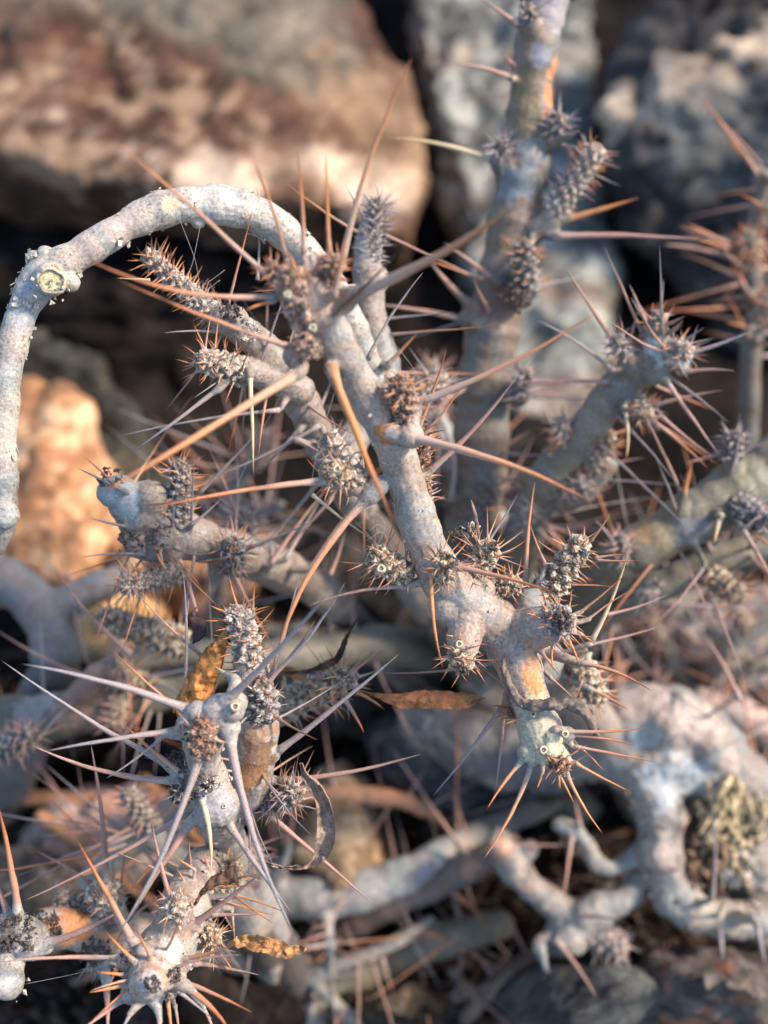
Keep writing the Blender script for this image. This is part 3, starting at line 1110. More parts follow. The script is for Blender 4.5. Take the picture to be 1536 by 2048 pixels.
for r in [
    (540, 556, 20.2, 232, 286, 17.4, 15, 'o'), (548, 592, 20.1, 160, 512, 17.6, 16, 'o', 6, 30), (585, 695, 20.4, 236, 560, 18.6, 15, 'o', 4, 8),
    (572, 512, 20.2, 506, 318, 19.0, 13, 'o', 4, -3), (607, 508, 20.0, 592, 290, 18.6, 13, 'o', 4, 0), (660, 520, 20.0, 652, 304, 18.8, 13, 'O', -2, 0),
    (682, 530, 20.3, 824, 115, 17.4, 17, 't', -10, -10), (715, 588, 19.6, 1042, 400, 15.2, 30, 't', 6, 12), (655, 640, 20.0, 800, 500, 18.0, 12, 'd'),
    (598, 745, 20.3, 205, 985, 16.6, 24, 't', -4, 6), (662, 735, 20.9, 786, 1045, 18.2, 25, 'O', -2, 1), (838, 805, 22.0, 1192, 626, 20.2, 19, 't', 5, 10),
    (795, 868, 22.0, 1172, 998, 19.6, 24, 't', 8, -12), (738, 992, 23.0, 545, 1345, 23.0, 22, 't', -28, -8), (650, 962, 22.8, 298, 1018, 21.0, 17, 'o', 4, -8),
    (852, 948, 23.8, 1032, 755, 22.6, 16, 'p', 6, 6), (832, 868, 23.8, 892, 700, 23.0, 11, 'o'), (838, 878, 23.8, 925, 770, 23.2, 10, 'o'),
    (863, 1128, 23.8, 886, 1338, 23.2, 14, 'O', -8, 0), (905, 1133, 23.8, 1112, 1188, 22.2, 14, 'o', 6, -4), (812, 1172, 24.5, 615, 1213, 24.4, 11, 'p', -6, -8),
    (1050, 1180, 25.8, 1070, 962, 26.2, 14, 'o', -4, 0), (1183, 1282, 25.4, 1256, 1108, 25.0, 13, 'y', 4, 4), (975, 1085, 25.4, 1034, 990, 25.2, 8, 'g'),
    (1050, 1515, 24.5, 974, 1618, 23.8, 12, 'O'), (1066, 1525, 24.5, 966, 1720, 24.0, 13, 't', 6, 4), (1088, 1528, 24.1, 1074, 1577, 23.8, 10, 'O'),
    (1118, 1548, 24.1, 1149, 1608, 23.8, 8, 'O'), (1134, 1550, 24.1, 1205, 1667, 23.8, 10, 'O'), (1150, 1526, 24.1, 1262, 1584, 23.8, 9, 'O'),
    (1128, 1462, 24.0, 1293, 1455, 23.6, 11, 'o'), (1135, 1470, 24.1, 1272, 1491, 23.8, 9, 'o'), (1145, 1492, 24.2, 1312, 1524, 23.8, 9, 'o'),
    (1148, 1484, 24.4, 1208, 1542, 24.2, 7, 'o'), (1003, 1416, 26, 866, 1592, 26.0, 11, 'g', 2, 2), (1010, 1400, 26, 989, 1588, 25.8, 11, 'p', 2, 0),
    (1042, 1436, 24.6, 1008, 1449, 24.2, 6, 'o'), (1160, 1325, 25.8, 1304, 1382, 25.2, 12, 'o', 2, -8), (1008, 1368, 25.6, 952, 1328, 25.4, 6, 'p'),
    (985, 1326, 26.2, 760, 1345, 26.8, 8, 'p'), (1175, 1375, 27.5, 1258, 1420, 27.2, 10, 'o'), (1100, 1355, 26, 1160, 1410, 25.6, 6, 'p'),
    (545, 602, 20, 488, 622, 19.3, 10, 'O'), (1193, 1120, 25.2, 1276, 1121, 24.8, 7, 'o'), (1190, 1116, 25.2, 1257, 1109, 25.0, 7, 'o'), (1182, 1082, 25.2, 1221, 1026, 24.8, 7, 'O'),
    (1092, 1130, 25.4, 1059, 1045, 25.0, 8, 'o'), (1160, 1225, 24.3, 1250, 1150, 23.8, 7, 'o'), (1175, 1240, 24.3, 1262, 1180, 24, 7, 'o'), (1078, 1258, 24.5, 1050, 1294, 24.0, 8, 'O'),
    (1104, 1285, 24.2, 1106, 1342, 23.8, 8, 'O'), (1138, 1282, 24.0, 1160, 1332, 23.6, 8, 'O'), (1160, 1268, 24.0, 1192, 1290, 23.6, 8, 'O'), (1085, 1238, 24.2, 1050, 1226, 23.8, 8, 'O'),
    (1094, 1215, 24.6, 1084, 1180, 24.3, 7, 'O'), (1078, 1300, 25.0, 1122, 1355, 24.6, 9, 'p'), (930, 1133, 25.2, 1048, 1060, 25.8, 9, 'p'), (600, 560, 19.4, 575, 500, 19.0, 14, 'o'), (668, 590, 19.5, 690, 470, 18.4, 16, 'o'),
    (1130, 1170, 25.5, 1236, 1175, 25.3, 6, 'o'), (1210, 1230, 27, 1335, 1190, 27, 8, 'p'), (1175, 1290, 27, 1330, 1250, 27, 8, 'p'),
]:
    A.spine(*r)
A.shoot(815, 850, 22.4, 803, 772, 21.2, 32, 34, sp=26, kinds='oOd', tone='brown', tip=True)
A.shoot(730, 962, 23.4, 668, 952, 22.6, 34, 36, sp=28, kinds='oOd', tone='green')
A.shoot(848, 1010, 24.2, 835, 862, 23.8, 22, 20, sp=22, kinds='od', tone='brown')
A.shoot(815, 1150, 24.6, 752, 1118, 23.9, 34, 33, sp=34, kinds='oO', tone='green')
A.shoot(872, 1170, 24.4, 900, 1125, 23.6, 34, 32, sp=32, kinds='oOd', tone='green')
A.shoot(930, 1170, 25.2, 978, 1102, 24.8, 32, 34, sp=32, kinds='oOd', tone='green')
A.shoot(970, 1185, 25.4, 1030, 1165, 25.2, 28, 24, sp=22, kinds='oO', tone='green')
A.shoot(1075, 1205, 25.8, 1165, 1093, 25.2, 44, 30, sp=26, kinds='oO', tone='green', dens=.8)
A.shoot(1090, 1252, 24.8, 1132, 1242, 23.8, 48, 38, sp=26, kinds='oOd', tone='dark')
A.shoot(925, 1275, 24.7, 922, 1322, 24.2, 36, 34, sp=26, kinds='oO', tone='green')
A.shoot(1098, 1505, 24.5, 1128, 1535, 24.0, 30, 24, sp=20, kinds='Oo', tone='brown')
A.shoot(1150, 1310, 27.5, 1195, 1395, 28.0, 34, 30, sp=28, kinds='oO', tone='green', single=False)
A.shoot(1045, 1385, 25.6, 1020, 1430, 25.6, 14, 10, sp=18, kinds='o', tone='brown', single=False)
A.shoot(652, 565, 20.0, 662, 520, 19.4, 30, 22, sp=24, kinds='oO', tone='brown', single=False)
A.shoot(565, 570, 20.0, 545, 535, 19.5, 26, 20, sp=24, kinds='od', tone='brown', single=False)
A.shoot(618, 640, 20.6, 580, 552, 19.6, 54, 46, sp=20, kinds='oO', tone='pink', dens=.42)
A.shoot(640, 620, 20.6, 658, 530, 19.8, 44, 36, sp=22, kinds='oO', tone='pink', dens=.5)
A.shoot(628, 690, 21.0, 600, 695, 19.8, 40, 30, sp=10, kinds='od', tone='pink', dens=.5)
A.crust(600, 560, 19.2, 30, 60, size=5, mat=plainmat('rusty_scales', (.34, .17, .09), var=.7, scale=2500), name='rusty_scales')
A.crust(650, 540, 19.4, 24, 50, size=5)
A.rings([(575, 588, 18.9, 7), (625, 655, 19.4, 7), (762, 1137, 23.3, 7), (918, 1288, 23.9, 6), (1087, 1500, 23.8, 7), (1098, 1503, 23.8, 6), (1130, 1468, 23.7, 6), (674, 938, 22.0, 7), (1066, 1428, 24.2, 5)])
A.crust(1125, 1240, 23.4, 20, 70, size=6)
A.crust(925, 1335, 24.0, 14, 40, size=5)
A.crust(606, 690, 19.7, 22, 50, size=6)
A.crust(905, 1125, 23.3, 14, 40, size=5)
A.crust(985, 1092, 24.4, 10, 30, size=5)
A.crust(920, 1075, 25.4, 26, 70, size=6)
A.crust(940, 1060, 25.6, 18, 30, size=6, mat=M_FLAKE, name='pale_crumbs')
leaf(A.root, A.base, [(952, 1090, 25.4), (955, 1060, 25.3), (950, 1030, 25.2), (942, 1000, 25.2)], 9, 1.8, (.16, .13, .11), label='narrow rolled grey-black leaf scrap', seed=23)
A.patch += [(620, 590, 19.4, 80, (.40, .27, .205), .55), (560, 570, 19.4, 24, (.46, .25, .14), .7), (640, 600, 19.2, 26, (.40, .28, .22), .8), (590, 650, 19.6, 24, (.33, .24, .19), .8), (660, 560, 19.0, 20, (.50, .30, .18), .8)]
A.build(2.2, 24, tone=(.30, .24, .205), blue=(.225, .24, .245), cracks=.5, smooth=7)
A.flakes(40, 5, li=0, t0=.3, t1=.9)

# a strap-like dead leaf curling over the hanging branch (it hangs on, part of nothing)
o = leaf(None, P(1100, 1400, 24), [(1008, 1315, 24.6), (1012, 1350, 24.3), (1040, 1405, 24.0), (1090, 1412, 23.8), (1140, 1408, 23.8), (1175, 1430, 23.8), (1195, 1470, 24.0), (1205, 1480, 24.2)], 17, 1.5, (.17, .14, .12), seed=5,
         prof=lambda t: (.25 + 1.1 * max(0, math.sin(math.pi * min(1, t * 1.02))) ** 1.4), wr=1.6, name='withered_leaf')
tag(o, 'charred grey-black withered leaf draped over the hanging branch above the pale spiny tip', 'dead leaf')

# ================================================================== A2: the stem behind the main one
Q = Plant('thorny_stem', (700, 1000, 28), 'blurred grey stem directly behind the main stem, with two spiny shoots reaching left', seed=9)
Q.limb([(1190, 1660, 46, 44), (1000, 1420, 40, 44), (850, 1200, 35, 42), (720, 1020, 31, 40), (640, 880, 28.6, 40), (590, 780, 27.2, 40), (520, 690, 26.6, 38), (465, 650, 26.2, 34), (440, 635, 26, 28)])
Q.limb([(690, 900, 28, 40), (770, 780, 28.5, 38), (745, 640, 28.5, 34), (735, 560, 28.4, 36), (738, 470, 28.6, 28), (750, 430, 28.6, 22)])
Q.limb([(600, 780, 27, 36), (520, 750, 26.6, 32), (470, 738, 26.3, 30)])
for b in ((470, 640, 26, 34), (505, 665, 26.3, 28), (655, 900, 27.4, 38), (745, 560, 28.4, 40)):
    Q.blob(*b)
for r in [(500, 745, 25.8, 507, 952, 25.2, 13, 'y'), (440, 775, 25.6, 261, 906, 25.0, 12, 'g'), (560, 820, 26.6, 238, 872, 26.0, 9, 'g', 0, -6), (640, 850, 27, 400, 965, 27.5, 10, 'g'),
          (515, 560, 26.5, 513, 370, 26.4, 7, 'g'), (735, 720, 26.0, 846, 545, 25.4, 10, 'g'), (775, 730, 27.5, 840, 660, 27, 12, 'o'), (430, 664, 26, 328, 666, 25.6, 7, 'g'),
          (590, 880, 27, 640, 905, 26.6, 10, 'p'), (300, 560, 25.6, 232, 556, 25.4, 6, 'y'), (600, 860, 27.5, 528, 935, 27.5, 12, 'g'), (640, 960, 28, 490, 1120, 29, 10, 'g'),
          (660, 1000, 28, 560, 1110, 28.6, 9, 'p'), (735, 450, 28.5, 690, 370, 28, 8, 'g'), (780, 790, 28, 905, 735, 28, 9, 'p'), (625, 990, 25.8, 760, 1090, 25.0, 8, 'y')]:
    Q.spine(*r)
Q.shoot(452, 645, 26.2, 290, 520, 25.6, 28, 22, sp=24, kinds='oO', tone='grey')
Q.shoot(480, 742, 26.2, 400, 712, 25.4, 40, 28, sp=30, kinds='oO', tone='grey')
Q.shoot(740, 560, 28.3, 748, 405, 28.5, 26, 18, sp=26, kinds='gp', tone='dark', single=False)
Q.shoot(700, 940, 27.5, 660, 880, 27.0, 34, 28, sp=26, kinds='gp', tone='grey', single=False)
Q.shoot(790, 860, 28.5, 870, 750, 29, 30, 26, sp=30, kinds='gp', tone='grey', single=False)
Q.patch = [(760, 1100, 32, 130, (.10, .085, .075), .9), (680, 960, 29.6, 60, (.16, .135, .12), .8), (900, 1280, 37, 160, (.08, .07, .06), .9)]  # rear run painted dark to stand for shade behind the main stem
Q.crust(460, 622, 25.6, 24, 60, size=6)
Q.crust(495, 660, 25.9, 26, 60, size=6, mat=M_FLAKE)
Q.auto_spines(26, .028, 7, 'gpo')
Q.build(3, 27, tone=(.25, .21, .185), blue=(.19, .21, .22))

# ================================================================== B: bare arching branch at the left
B_ = Plant('bare_branch', (0, 1050, 25.5), 'smooth pale leafless branch arching at the left, with a round sawn knot at its bend', 'branch', seed=13)
B_.limb([(-60, 1150, 27, 36), (-5, 1050, 26, 38), (8, 960, 25.5, 31), (5, 860, 25.2, 33), (14, 750, 25, 33), (38, 645, 25, 34), (68, 580, 25, 42), (105, 540, 25, 44), (160, 508, 25, 36), (240, 458, 25.1, 37),
         (330, 418, 25.3, 40), (420, 408, 25.6, 44), (500, 424, 26.0, 43), (570, 465, 26.4, 38), (630, 530, 26.8, 36), (690, 620, 27.4, 34), (740, 740, 28.2, 32), (800, 860, 30, 28), (900, 1100, 38, 22), (960, 1300, 46, 20)])
for b in ((70, 520, 25.0, 24), (140, 565, 24.8, 24), (100, 560, 24.4, 40), (90, 510, 24.8, 22), (395, 440, 25.6, 20), (8, 1030, 25.4, 36), (480, 395, 25.6, 20), (355, 392, 25.2, 12)):
    B_.blob(*b)
B_.patch = [(860, 1000, 34, 200, (.09, .08, .07), .9), (770, 800, 29, 70, (.2, .18, .16), .8), (108, 556, 24.1, 36, (.46, .39, .24), .8), (112, 533, 24.1, 12, (.30, .12, .05), .9), (250, 450, 24.8, 50, (.44, .36, .31), .8), (170, 500, 24.8, 40, (.42, .33, .28), .7), (460, 425, 25.2, 24, (.18, .16, .15), .7),  # first two: hidden far end, shade painted on
            (300, 425, 24.9, 12, (.45, .36, .2), .8), (345, 410, 24.9, 16, (.47, .40, .24), .7), (15, 880, 25, 70, (.52, .45, .38), .8), (60, 620, 24.6, 50, (.30, .32, .36), .7), (430, 420, 25.2, 60, (.40, .41, .39), .7)]
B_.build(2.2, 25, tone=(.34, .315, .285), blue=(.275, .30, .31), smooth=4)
# the sawn face: a wooden disc with its own bark rim
mb = MB()
pc = P(103, 562, 23.95)
nn = (CO - pc) / np.linalg.norm(CO - pc)
e1 = np.cross(nn, [0.2, 1, 0]); e1 /= np.linalg.norm(e1)
e2 = np.cross(nn, e1)
v, f = [], []
rp = [(1.35, -.45), (1.3, .05), (1.12, .22), (1.0, .18), (.93, .02), (.6, .05), (.3, .03), (.02, .05)]
for k in range(28):
    a = k / 28 * 2 * math.pi
    wv = 1 + .07 * math.sin(2 * a + 1) + .05 * math.sin(5 * a) + random.uniform(-.03, .03)
    for q, h in rp:
        v.append(pc + (e1 * math.cos(a) + e2 * math.sin(a)) * R(22, 24) * q * wv + nn * R(22, 24) * (h + random.uniform(-.03, .03)))
m_ = len(rp)
for k in range(28):
    for j in range(m_ - 1):
        f.append((k * m_ + j, ((k + 1) % 28) * m_ + j, ((k + 1) % 28) * m_ + j + 1, k * m_ + j + 1))
mb.add(v, f)
me = mb.mesh('cut_face', B_.base)
cc = np.tile(np.array([(.3, .27, .22), (.5, .45, .35), (.55, .48, .36), (.14, .10, .07), (.5, .45, .26), (.56, .52, .32), (.50, .46, .28), (.36, .3, .18)]), (28, 1))
cc[::4] *= .75
setcol(me, cc)
link('cut_face', me, M_SHOOT, B_.root)
B_.flakes(60, 7, li=0, t0=.28, t1=.75)
B_.flakes(30, 6, li=0, t0=.05, t1=.28)
B_.crust(103, 562, 24.2, 42, 50, mat=M_FLAKE, size=5, name='torn_bark')
B_.crust(65, 512, 24.7, 16, 26, mat=M_FLAKE, size=5, name='torn_bark')

# ================================================================== J: grey node at the left
J = Plant('thorny_stem', (560, 1150, 29), 'grey blunt-ended branch at the left middle with one furry upright shoot and another pointing left', seed=17)
J.limb([(900, 1460, 46, 30), (760, 1300, 40, 34), (650, 1190, 34.5, 42), (540, 1130, 30.5, 50), (430, 1090, 28, 46), (340, 1060, 27.4, 58), (280, 1020, 27, 60), (240, 985, 26.6, 44)])
J.limb([(340, 1090, 27.3, 44), (290, 1090, 27, 36)])
for b in ((225, 985, 26.4, 38), (275, 1090, 26.8, 32), (330, 1080, 26.6, 30), (300, 1000, 26.8, 50)):
    J.blob(*b)
for r in [(255, 985, 26, 155, 936, 25.8, 10, 'g'), (235, 975, 26, 170, 915, 25.6, 8, 'o'), (290, 1108, 26.6, 160, 1115, 26.4, 8, 'g'), (265, 1055, 26.6, 180, 1036, 26.2, 9, 'g'), (396, 988, 27, 530, 846, 26.2, 9, 'g', 2, 2),
          (470, 1023, 29, 413, 888, 28, 8, 'p'), (383, 1050, 26.8, 440, 1000, 26.6, 9, 'g'), (500, 1095, 27.8, 626, 1042, 27, 9, 'g'), (405, 1312, 26.0, 276, 1187, 25.4, 9, 'p'), (262, 1308, 28, 107, 1138, 27.4, 14, 'p'),
          (342, 1408, 25.8, 222, 1298, 25.2, 9, 'o'), (320, 1100, 26.4, 330, 1140, 26.2, 7, 'p'), (540, 1130, 29, 660, 970, 29, 12, 'p'), (570, 1120, 29, 640, 1000, 29.4, 12, 'g'), (620, 1140, 30, 700, 1020, 30, 10, 'p'),
          (345, 1060, 26.8, 345, 990, 26, 8, 'g'), (660, 1150, 30, 690, 1060, 30, 9, 'p'), (466, 1150, 27.4, 500, 1240, 26.4, 9, 'p')]:
    J.spine(*r)
J.shoot(345, 1060, 27.2, 372, 940, 26.6, 36, 26, sp=24, kinds='oO', tone='dark')
J.shoot(360, 1140, 27.4, 255, 1178, 26.4, 30, 20, sp=30, kinds='pgo', tone='grey')
J.shoot(462, 1130, 28.0, 478, 1098, 26.8, 32, 32, sp=28, kinds='pod', tone='dark')
J.shoot(490, 1110, 30, 487, 1030, 30, 38, 30, sp=28, kinds='go', tone='grey', single=False)
J.shoot(370, 1290, 30, 215, 1232, 29.4, 42, 32, sp=26, kinds='oy', tone='green', single=False)
J.crust(318, 1075, 26.4, 26, 70, size=6)
J.crust(222, 955, 26, 22, 40, size=6)
J.crust(262, 1085, 26.4, 26, 50, size=6)
J.patch = [(760, 1290, 37, 150, (.10, .09, .08), .9), (640, 1180, 32, 80, (.15, .125, .105), .85), (540, 1140, 29, 50, (.20, .16, .135), .7), (230, 1000, 26.2, 50, (.26, .31, .34), .8)]  # first three: shade painted on where the stem runs back
J.auto_spines(26, .026, 7, 'gpo')
J.build(3, 27.5, tone=(.25, .21, .18), blue=(.19, .20, .21))
mb = MB()
c = catmull(np.array([P(374, 1137, 26.4), P(380, 1175, 26.0), P(393, 1222, 25.6)]), 8)
mb.tube(c, np.linspace(R(5, 26), R(4, 26), len(c)), 8)
link('leaf_stalk', mb.mesh('leaf_stalk', J.base), SPM['p'], J.root)
leaf(J.root, J.base, [(393, 1215, 25.6), (385, 1235, 25.5), (400, 1262, 25.5), (385, 1290, 25.4)], 18, 1.6, (.07, .045, .04), label='shrivelled black-brown scrap of leaf on a stalk', seed=7)

# ================================================================== G: lower left cluster
G = Plant('thorny_stem', (470, 1640, 27), 'grey stem at the lower left with two big knots of long silvery spines', seed=21)
G.limb([(640, 2100, 42, 46), (560, 1900, 36, 46), (470, 1720, 29, 44), (432, 1620, 25.6, 50), (420, 1570, 25.2, 46), (405, 1510, 24.2, 40), (412, 1460, 23.2, 50), (440, 1425, 22.8, 46), (470, 1405, 22.8, 30)])
G.limb([(440, 1640, 26.4, 40), (490, 1590, 26.0, 40), (512, 1520, 25.7, 46), (517, 1450, 25.5, 46), (516, 1395, 25.3, 42), (500, 1330, 25.2, 38)])
for b in ((435, 1610, 25.0, 52), (380, 1450, 23.0, 34), (465, 1420, 22.4, 30), (400, 1480, 22.8, 34), (380, 1570, 25.0, 34), (360, 1540, 25, 26), (460, 1455, 22.6, 26), (545, 1590, 26.4, 34), (395, 1425, 22.8, 30), (450, 1650, 26, 36)):
    G.blob(*b)
G.patch = [(570, 1930, 37, 170, (.07, .06, .055), .93), (480, 1745, 29.6, 60, (.15, .13, .12), .85), (516, 1505, 25.2, 46, (.22, .115, .06), .9), (505, 1555, 25.4, 34, (.25, .12, .05), .9), (525, 1450, 25.1, 40, (.30, .19, .13), .8), (450, 1550, 24.8, 40, (.40, .33, .30), .7), (430, 1600, 24.6, 42, (.30, .30, .33), .7)]  # first two darken the lower end with painted shade
for r in [(385, 1422, 23.0, 45, 1328, 21.4, 22, 'g', 6, -8), (338, 1530, 25.0, 3, 1321, 24.0, 15, 'g', 6, 12), (352, 1462, 23.2, 90, 1503, 22.0, 16, 'g', 4, -4), (355, 1562, 24.8, 62, 1490, 24.0, 17, 'p', -2, 16),
          (330, 1470, 23.8, 212, 1557, 23.4, 9, 'g'), (458, 1465, 22.6, 584, 1862, 21.4, 24, 'g', -14, 4), (405, 1495, 22.8, 235, 1870, 21.6, 20, 'g', 10, 14), (455, 1645, 25.2, 580, 1822, 24.0, 18, 'g', 2, 6),
          (385, 1640, 25.4, 232, 1885, 24.6, 18, 'p'), (385, 1620, 25.8, 42, 1804, 25.2, 14, 'p', 10, 4), (398, 1580, 24.6, 422, 1740, 23.4, 18, 'y', 8, 0), (455, 1400, 22.4, 660, 1180, 19.6, 20, 'g', 2, 6),
          (537, 1358, 24.8, 690, 1165, 23.2, 12, 'g', 8, 8), (541, 1358, 25.0, 598, 1150, 24.2, 13, 'g', 2, 2), (548, 1508, 25.5, 798, 1308, 24.4, 17, 'g'), (556, 1562, 26.0, 842, 1508, 25.4, 15, 'p', 4, 8),
          (530, 1622, 26.6, 750, 1811, 26.0, 13, 'p'), (369, 1551, 24.4, 244, 1445, 23.8, 14, 't'), (556, 1437, 25.0, 635, 1480, 24.4, 8, 'd'), (370, 1385, 25.5, 366, 1142, 25.0, 10, 'g'),
          (470, 1362, 23.6, 425, 1330, 24.6, 18, 'y'), (530, 1370, 24.8, 630, 1240, 24.0, 12, 'p', 4, 4), (500, 1640, 26, 498, 1760, 26, 9, 'p'), (380, 1640, 26, 240, 1800, 26.5, 11, 'o'),
          (480, 1225, 25.0, 458, 1150, 24.8, 8, 'o'), (505, 1225, 25.0, 510, 1165, 24.8, 8, 'o'), (474, 1238, 25, 418, 1210, 24.8, 8, 'O'), (545, 1600, 26, 560, 1680, 25.4, 8, 'd')]:
    G.spine(*r)
G.shoot(508, 1372, 25.3, 489, 1222, 24.9, 42, 32, sp=26, kinds='oO', tone='grey')
G.shoot(520, 1430, 25.3, 522, 1375, 24.8, 44, 40, sp=22, kinds='dgy', tone='dark')
G.shoot(530, 1600, 26.4, 592, 1588, 25.6, 34, 26, sp=36, kinds='gdp', tone='dark')
G.shoot(405, 1500, 22.8, 408, 1462, 22.2, 36, 34, sp=16, kinds='ypd', tone='brown')
G.shoot(370, 1540, 25.0, 372, 1590, 24.6, 26, 22, sp=14, kinds='yd', tone='dark', single=False)
G.rings([(470, 1413, 21.9, 8), (448, 1612, 24.3, 4)])
G.crust(395, 1555, 24.4, 36, 110, size=7)
G.crust(365, 1585, 24.6, 24, 60, size=7)
G.crust(352, 1520, 24.8, 20, 50, size=6)
G.crust(430, 1640, 24.9, 24, 60, size=4)
G.crust(378, 1460, 22.8, 26, 60, size=6)
G.crust(405, 1485, 22.0, 26, 60, mat=plainmat('red_brown_crust', (.28, .16, .10), var=.7, scale=2500), size=6)
G.crust(415, 1560, 24.3, 24, 60, mat=M_FLAKE, size=5, name='pale_crumbs')
G.auto_spines(14, .02, 6, 'gp', li=1)
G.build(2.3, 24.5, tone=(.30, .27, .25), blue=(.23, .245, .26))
G.flakes(50, 6, li=0, t0=.3, t1=1)
leaf(G.root, G.base, [(525, 1722, 25.2), (580, 1735, 25.0), (630, 1722, 24.8), (650, 1680, 24.6), (652, 1630, 24.5), (640, 1585, 24.4), (612, 1550, 24.4), (602, 1525, 24.4)], 20, 1.9, (.30, .22, .17),
     label='hook-shaped grey-brown dried strap leaf', seed=8, prof=lambda t: .35 + 1.0 * sstep(t, .2, .45) * (1 - sstep(t, .75, 1.0)), wr=1.4)

o = leaf(None, P(410, 1340, 25.2), [(458, 1255, 25.0), (430, 1305, 25.0), (408, 1350, 25.1), (385, 1400, 25.3), (362, 1440, 25.5)], 33, 1.1, (.62, .27, .085), seed=11,
         prof=lambda t: .25 + .85 * sstep(t, 0, .45) * (1 - .3 * sstep(t, .8, 1)), wr=2.4, name='dry_leaf')
tag(o, 'bright orange-brown crumpled leaf caught beside the upright shoot at the lower left', 'dead leaf')

# ================================================================== N: scaly shoot with the flat brown leaf
Nn = Plant('thorny_stem', (600, 1420, 29), 'blurred scaly green-grey shoot right of the lower left cluster, carrying the flat brown leaf', seed=25)
Nn.limb([(300, 1700, 44, 40), (400, 1560, 36, 42), (500, 1450, 30, 42), (570, 1410, 28.4, 40)])
Nn.shoot(560, 1412, 28.4, 690, 1362, 27.0, 42, 30, sp=28, kinds='oyg', tone='green', tipsp=1.6)
for r in [(690, 1400, 26.8, 728, 1465, 26.4, 11, 'o'), (700, 1350, 27, 768, 1300, 26.6, 10, 'o'), (715, 1385, 26.8, 770, 1420, 26.4, 9, 'O'), (660, 1400, 27, 690, 1440, 26.8, 8, 'o'), (700, 1345, 27, 752, 1300, 26.8, 8, 'p'), (620, 1395, 27.6, 635, 1345, 27, 8, 'o')]:
    Nn.spine(*r)
Nn.build(4, 29, tone=(.30, .28, .24))
leaf(Nn.root, Nn.base, [(712, 1378, 26.6), (745, 1388, 26.2), (800, 1400, 26.0), (860, 1398, 25.8), (920, 1400, 25.6), (970, 1396, 25.4)], 17, .7, (.30, .13, .055), label='long flat red-brown dried leaf', seed=13, tilt=.3, wr=.8,
     prof=lambda t: .12 + .95 * sstep(t, .12, .5) * (1 - sstep(t, .84, 1.0)))
leaf(Nn.root, Nn.base, [(560, 1345, 27.2), (620, 1340, 27), (672, 1318, 26.8), (695, 1270, 26.6), (718, 1232, 26.4)], 10, 1.8, (.10, .06, .045), label='twisted thin blackish leaf', seed=14, wr=2)
leaf(Nn.root, Nn.base, [(548, 1340, 27.4), (580, 1345, 27.2), (615, 1362, 27)], 12, 1, (.36, .18, .07), label='small rusty scrap of leaf', seed=15)

# ================================================================== H: bottom head
H = Plant('thorny_stem', (400, 1760, 26), 'pale fat stem at the bottom left ending in a star of thick spines', seed=29)
H.limb([(560, 2000, 40, 40), (520, 1880, 34, 42), (430, 1740, 27.5, 44), (385, 1770, 26, 50), (355, 1860, 25, 62), (320, 1925, 24, 66), (302, 1960, 23.0, 56)])
H.limb([(340, 1900, 24.8, 58), (352, 1840, 24.2, 40), (352, 1815, 23.8, 32)])
H.limb([(370, 1860, 25.4, 46), (412, 1870, 25.2, 34)])
for b in ((300, 1965, 22.6, 42), (255, 1920, 23.6, 26), (352, 1955, 23.4, 26), (340, 1985, 23.2, 20), (265, 1985, 23.2, 28), (290, 1905, 23.4, 24), (400, 1830, 25.4, 30)):
    H.blob(*b)
H.patch = [(520, 1880, 34, 120, (.07, .06, .05), .93), (450, 1770, 28.4, 40, (.18, .15, .13), .7), (320, 1935, 22.4, 40, (.42, .25, .17), .7), (372, 1870, 24, 26, (.40, .27, .2), .7), (300, 1965, 22.0, 32, (.34, .36, .38), .7), (345, 1900, 23.4, 30, (.5, .47, .43), .7)]  # first two: lower end sunk into painted shade
for r in [(264, 1880, 23.8, 155, 1682, 22.4, 18, 'o'), (345, 1812, 24.0, 298, 1624, 23.0, 13, 'p'), (245, 1917, 23.6, -5, 1925, 22.4, 14, 'p'), (268, 1922, 23.0, 210, 1862, 22, 11, 'O'), (250, 1950, 23.2, 193, 1944, 22.4, 10, 'O'),
          (248, 1970, 23.0, 178, 1985, 22.2, 11, 'O'), (255, 1990, 23.2, 160, 2062, 22.4, 16, 'p'), (281, 2000, 22.8, 240, 2068, 22, 16, 'g'), (312, 2005, 22.8, 322, 2090, 22, 18, 'p'), (335, 1995, 22.8, 344, 2075, 22, 12, 'O'),
          (355, 1968, 23.0, 462, 2070, 21.8, 20, 'o', 10, -8), (362, 1962, 23.0, 504, 2025, 22.2, 13, 'o'), (360, 1985, 23.6, 425, 2038, 23.4, 10, 'g'), (362, 1918, 23.6, 468, 1890, 22.6, 13, 't'), (385, 1925, 25, 518, 1950, 24.6, 13, 'p'),
          (388, 1848, 24.2, 520, 1748, 22.8, 17, 'p'), (300, 1910, 22.8, 272, 1858, 22, 10, 'o'), (470, 1792, 25.2, 546, 1846, 24.8, 7, 'O'), (425, 1830, 25.0, 520, 1829, 24.6, 10, 'p'), (470, 1790, 25.4, 572, 1826, 25, 7, 'o'),
          (463, 1815, 25.6, 469, 1878, 25.4, 9, 'p'), (436, 1900, 24.8, 468, 1945, 24.4, 9, 'o'), (430, 1770, 25.2, 520, 1772, 25, 6, 'O'), (372, 1768, 25.4, 352, 1735, 25.2, 7, 'o'), (420, 1740, 26, 405, 1700, 26, 7, 'o'), (390, 1740, 25.4, 345, 1712, 25.2, 7, 'o'),
          (400, 2000, 24, 440, 2090, 24, 10, 'p'), (350, 2010, 23.6, 362, 2080, 23.4, 9, 'o')]:
    H.spine(*r)
H.shoot(352, 1838, 24.2, 352, 1808, 23.4, 36, 30, sp=18, kinds='ydo', tone='grey')
H.shoot(400, 1865, 25.2, 432, 1880, 24.8, 30, 26, sp=22, kinds='ydO', tone='green')
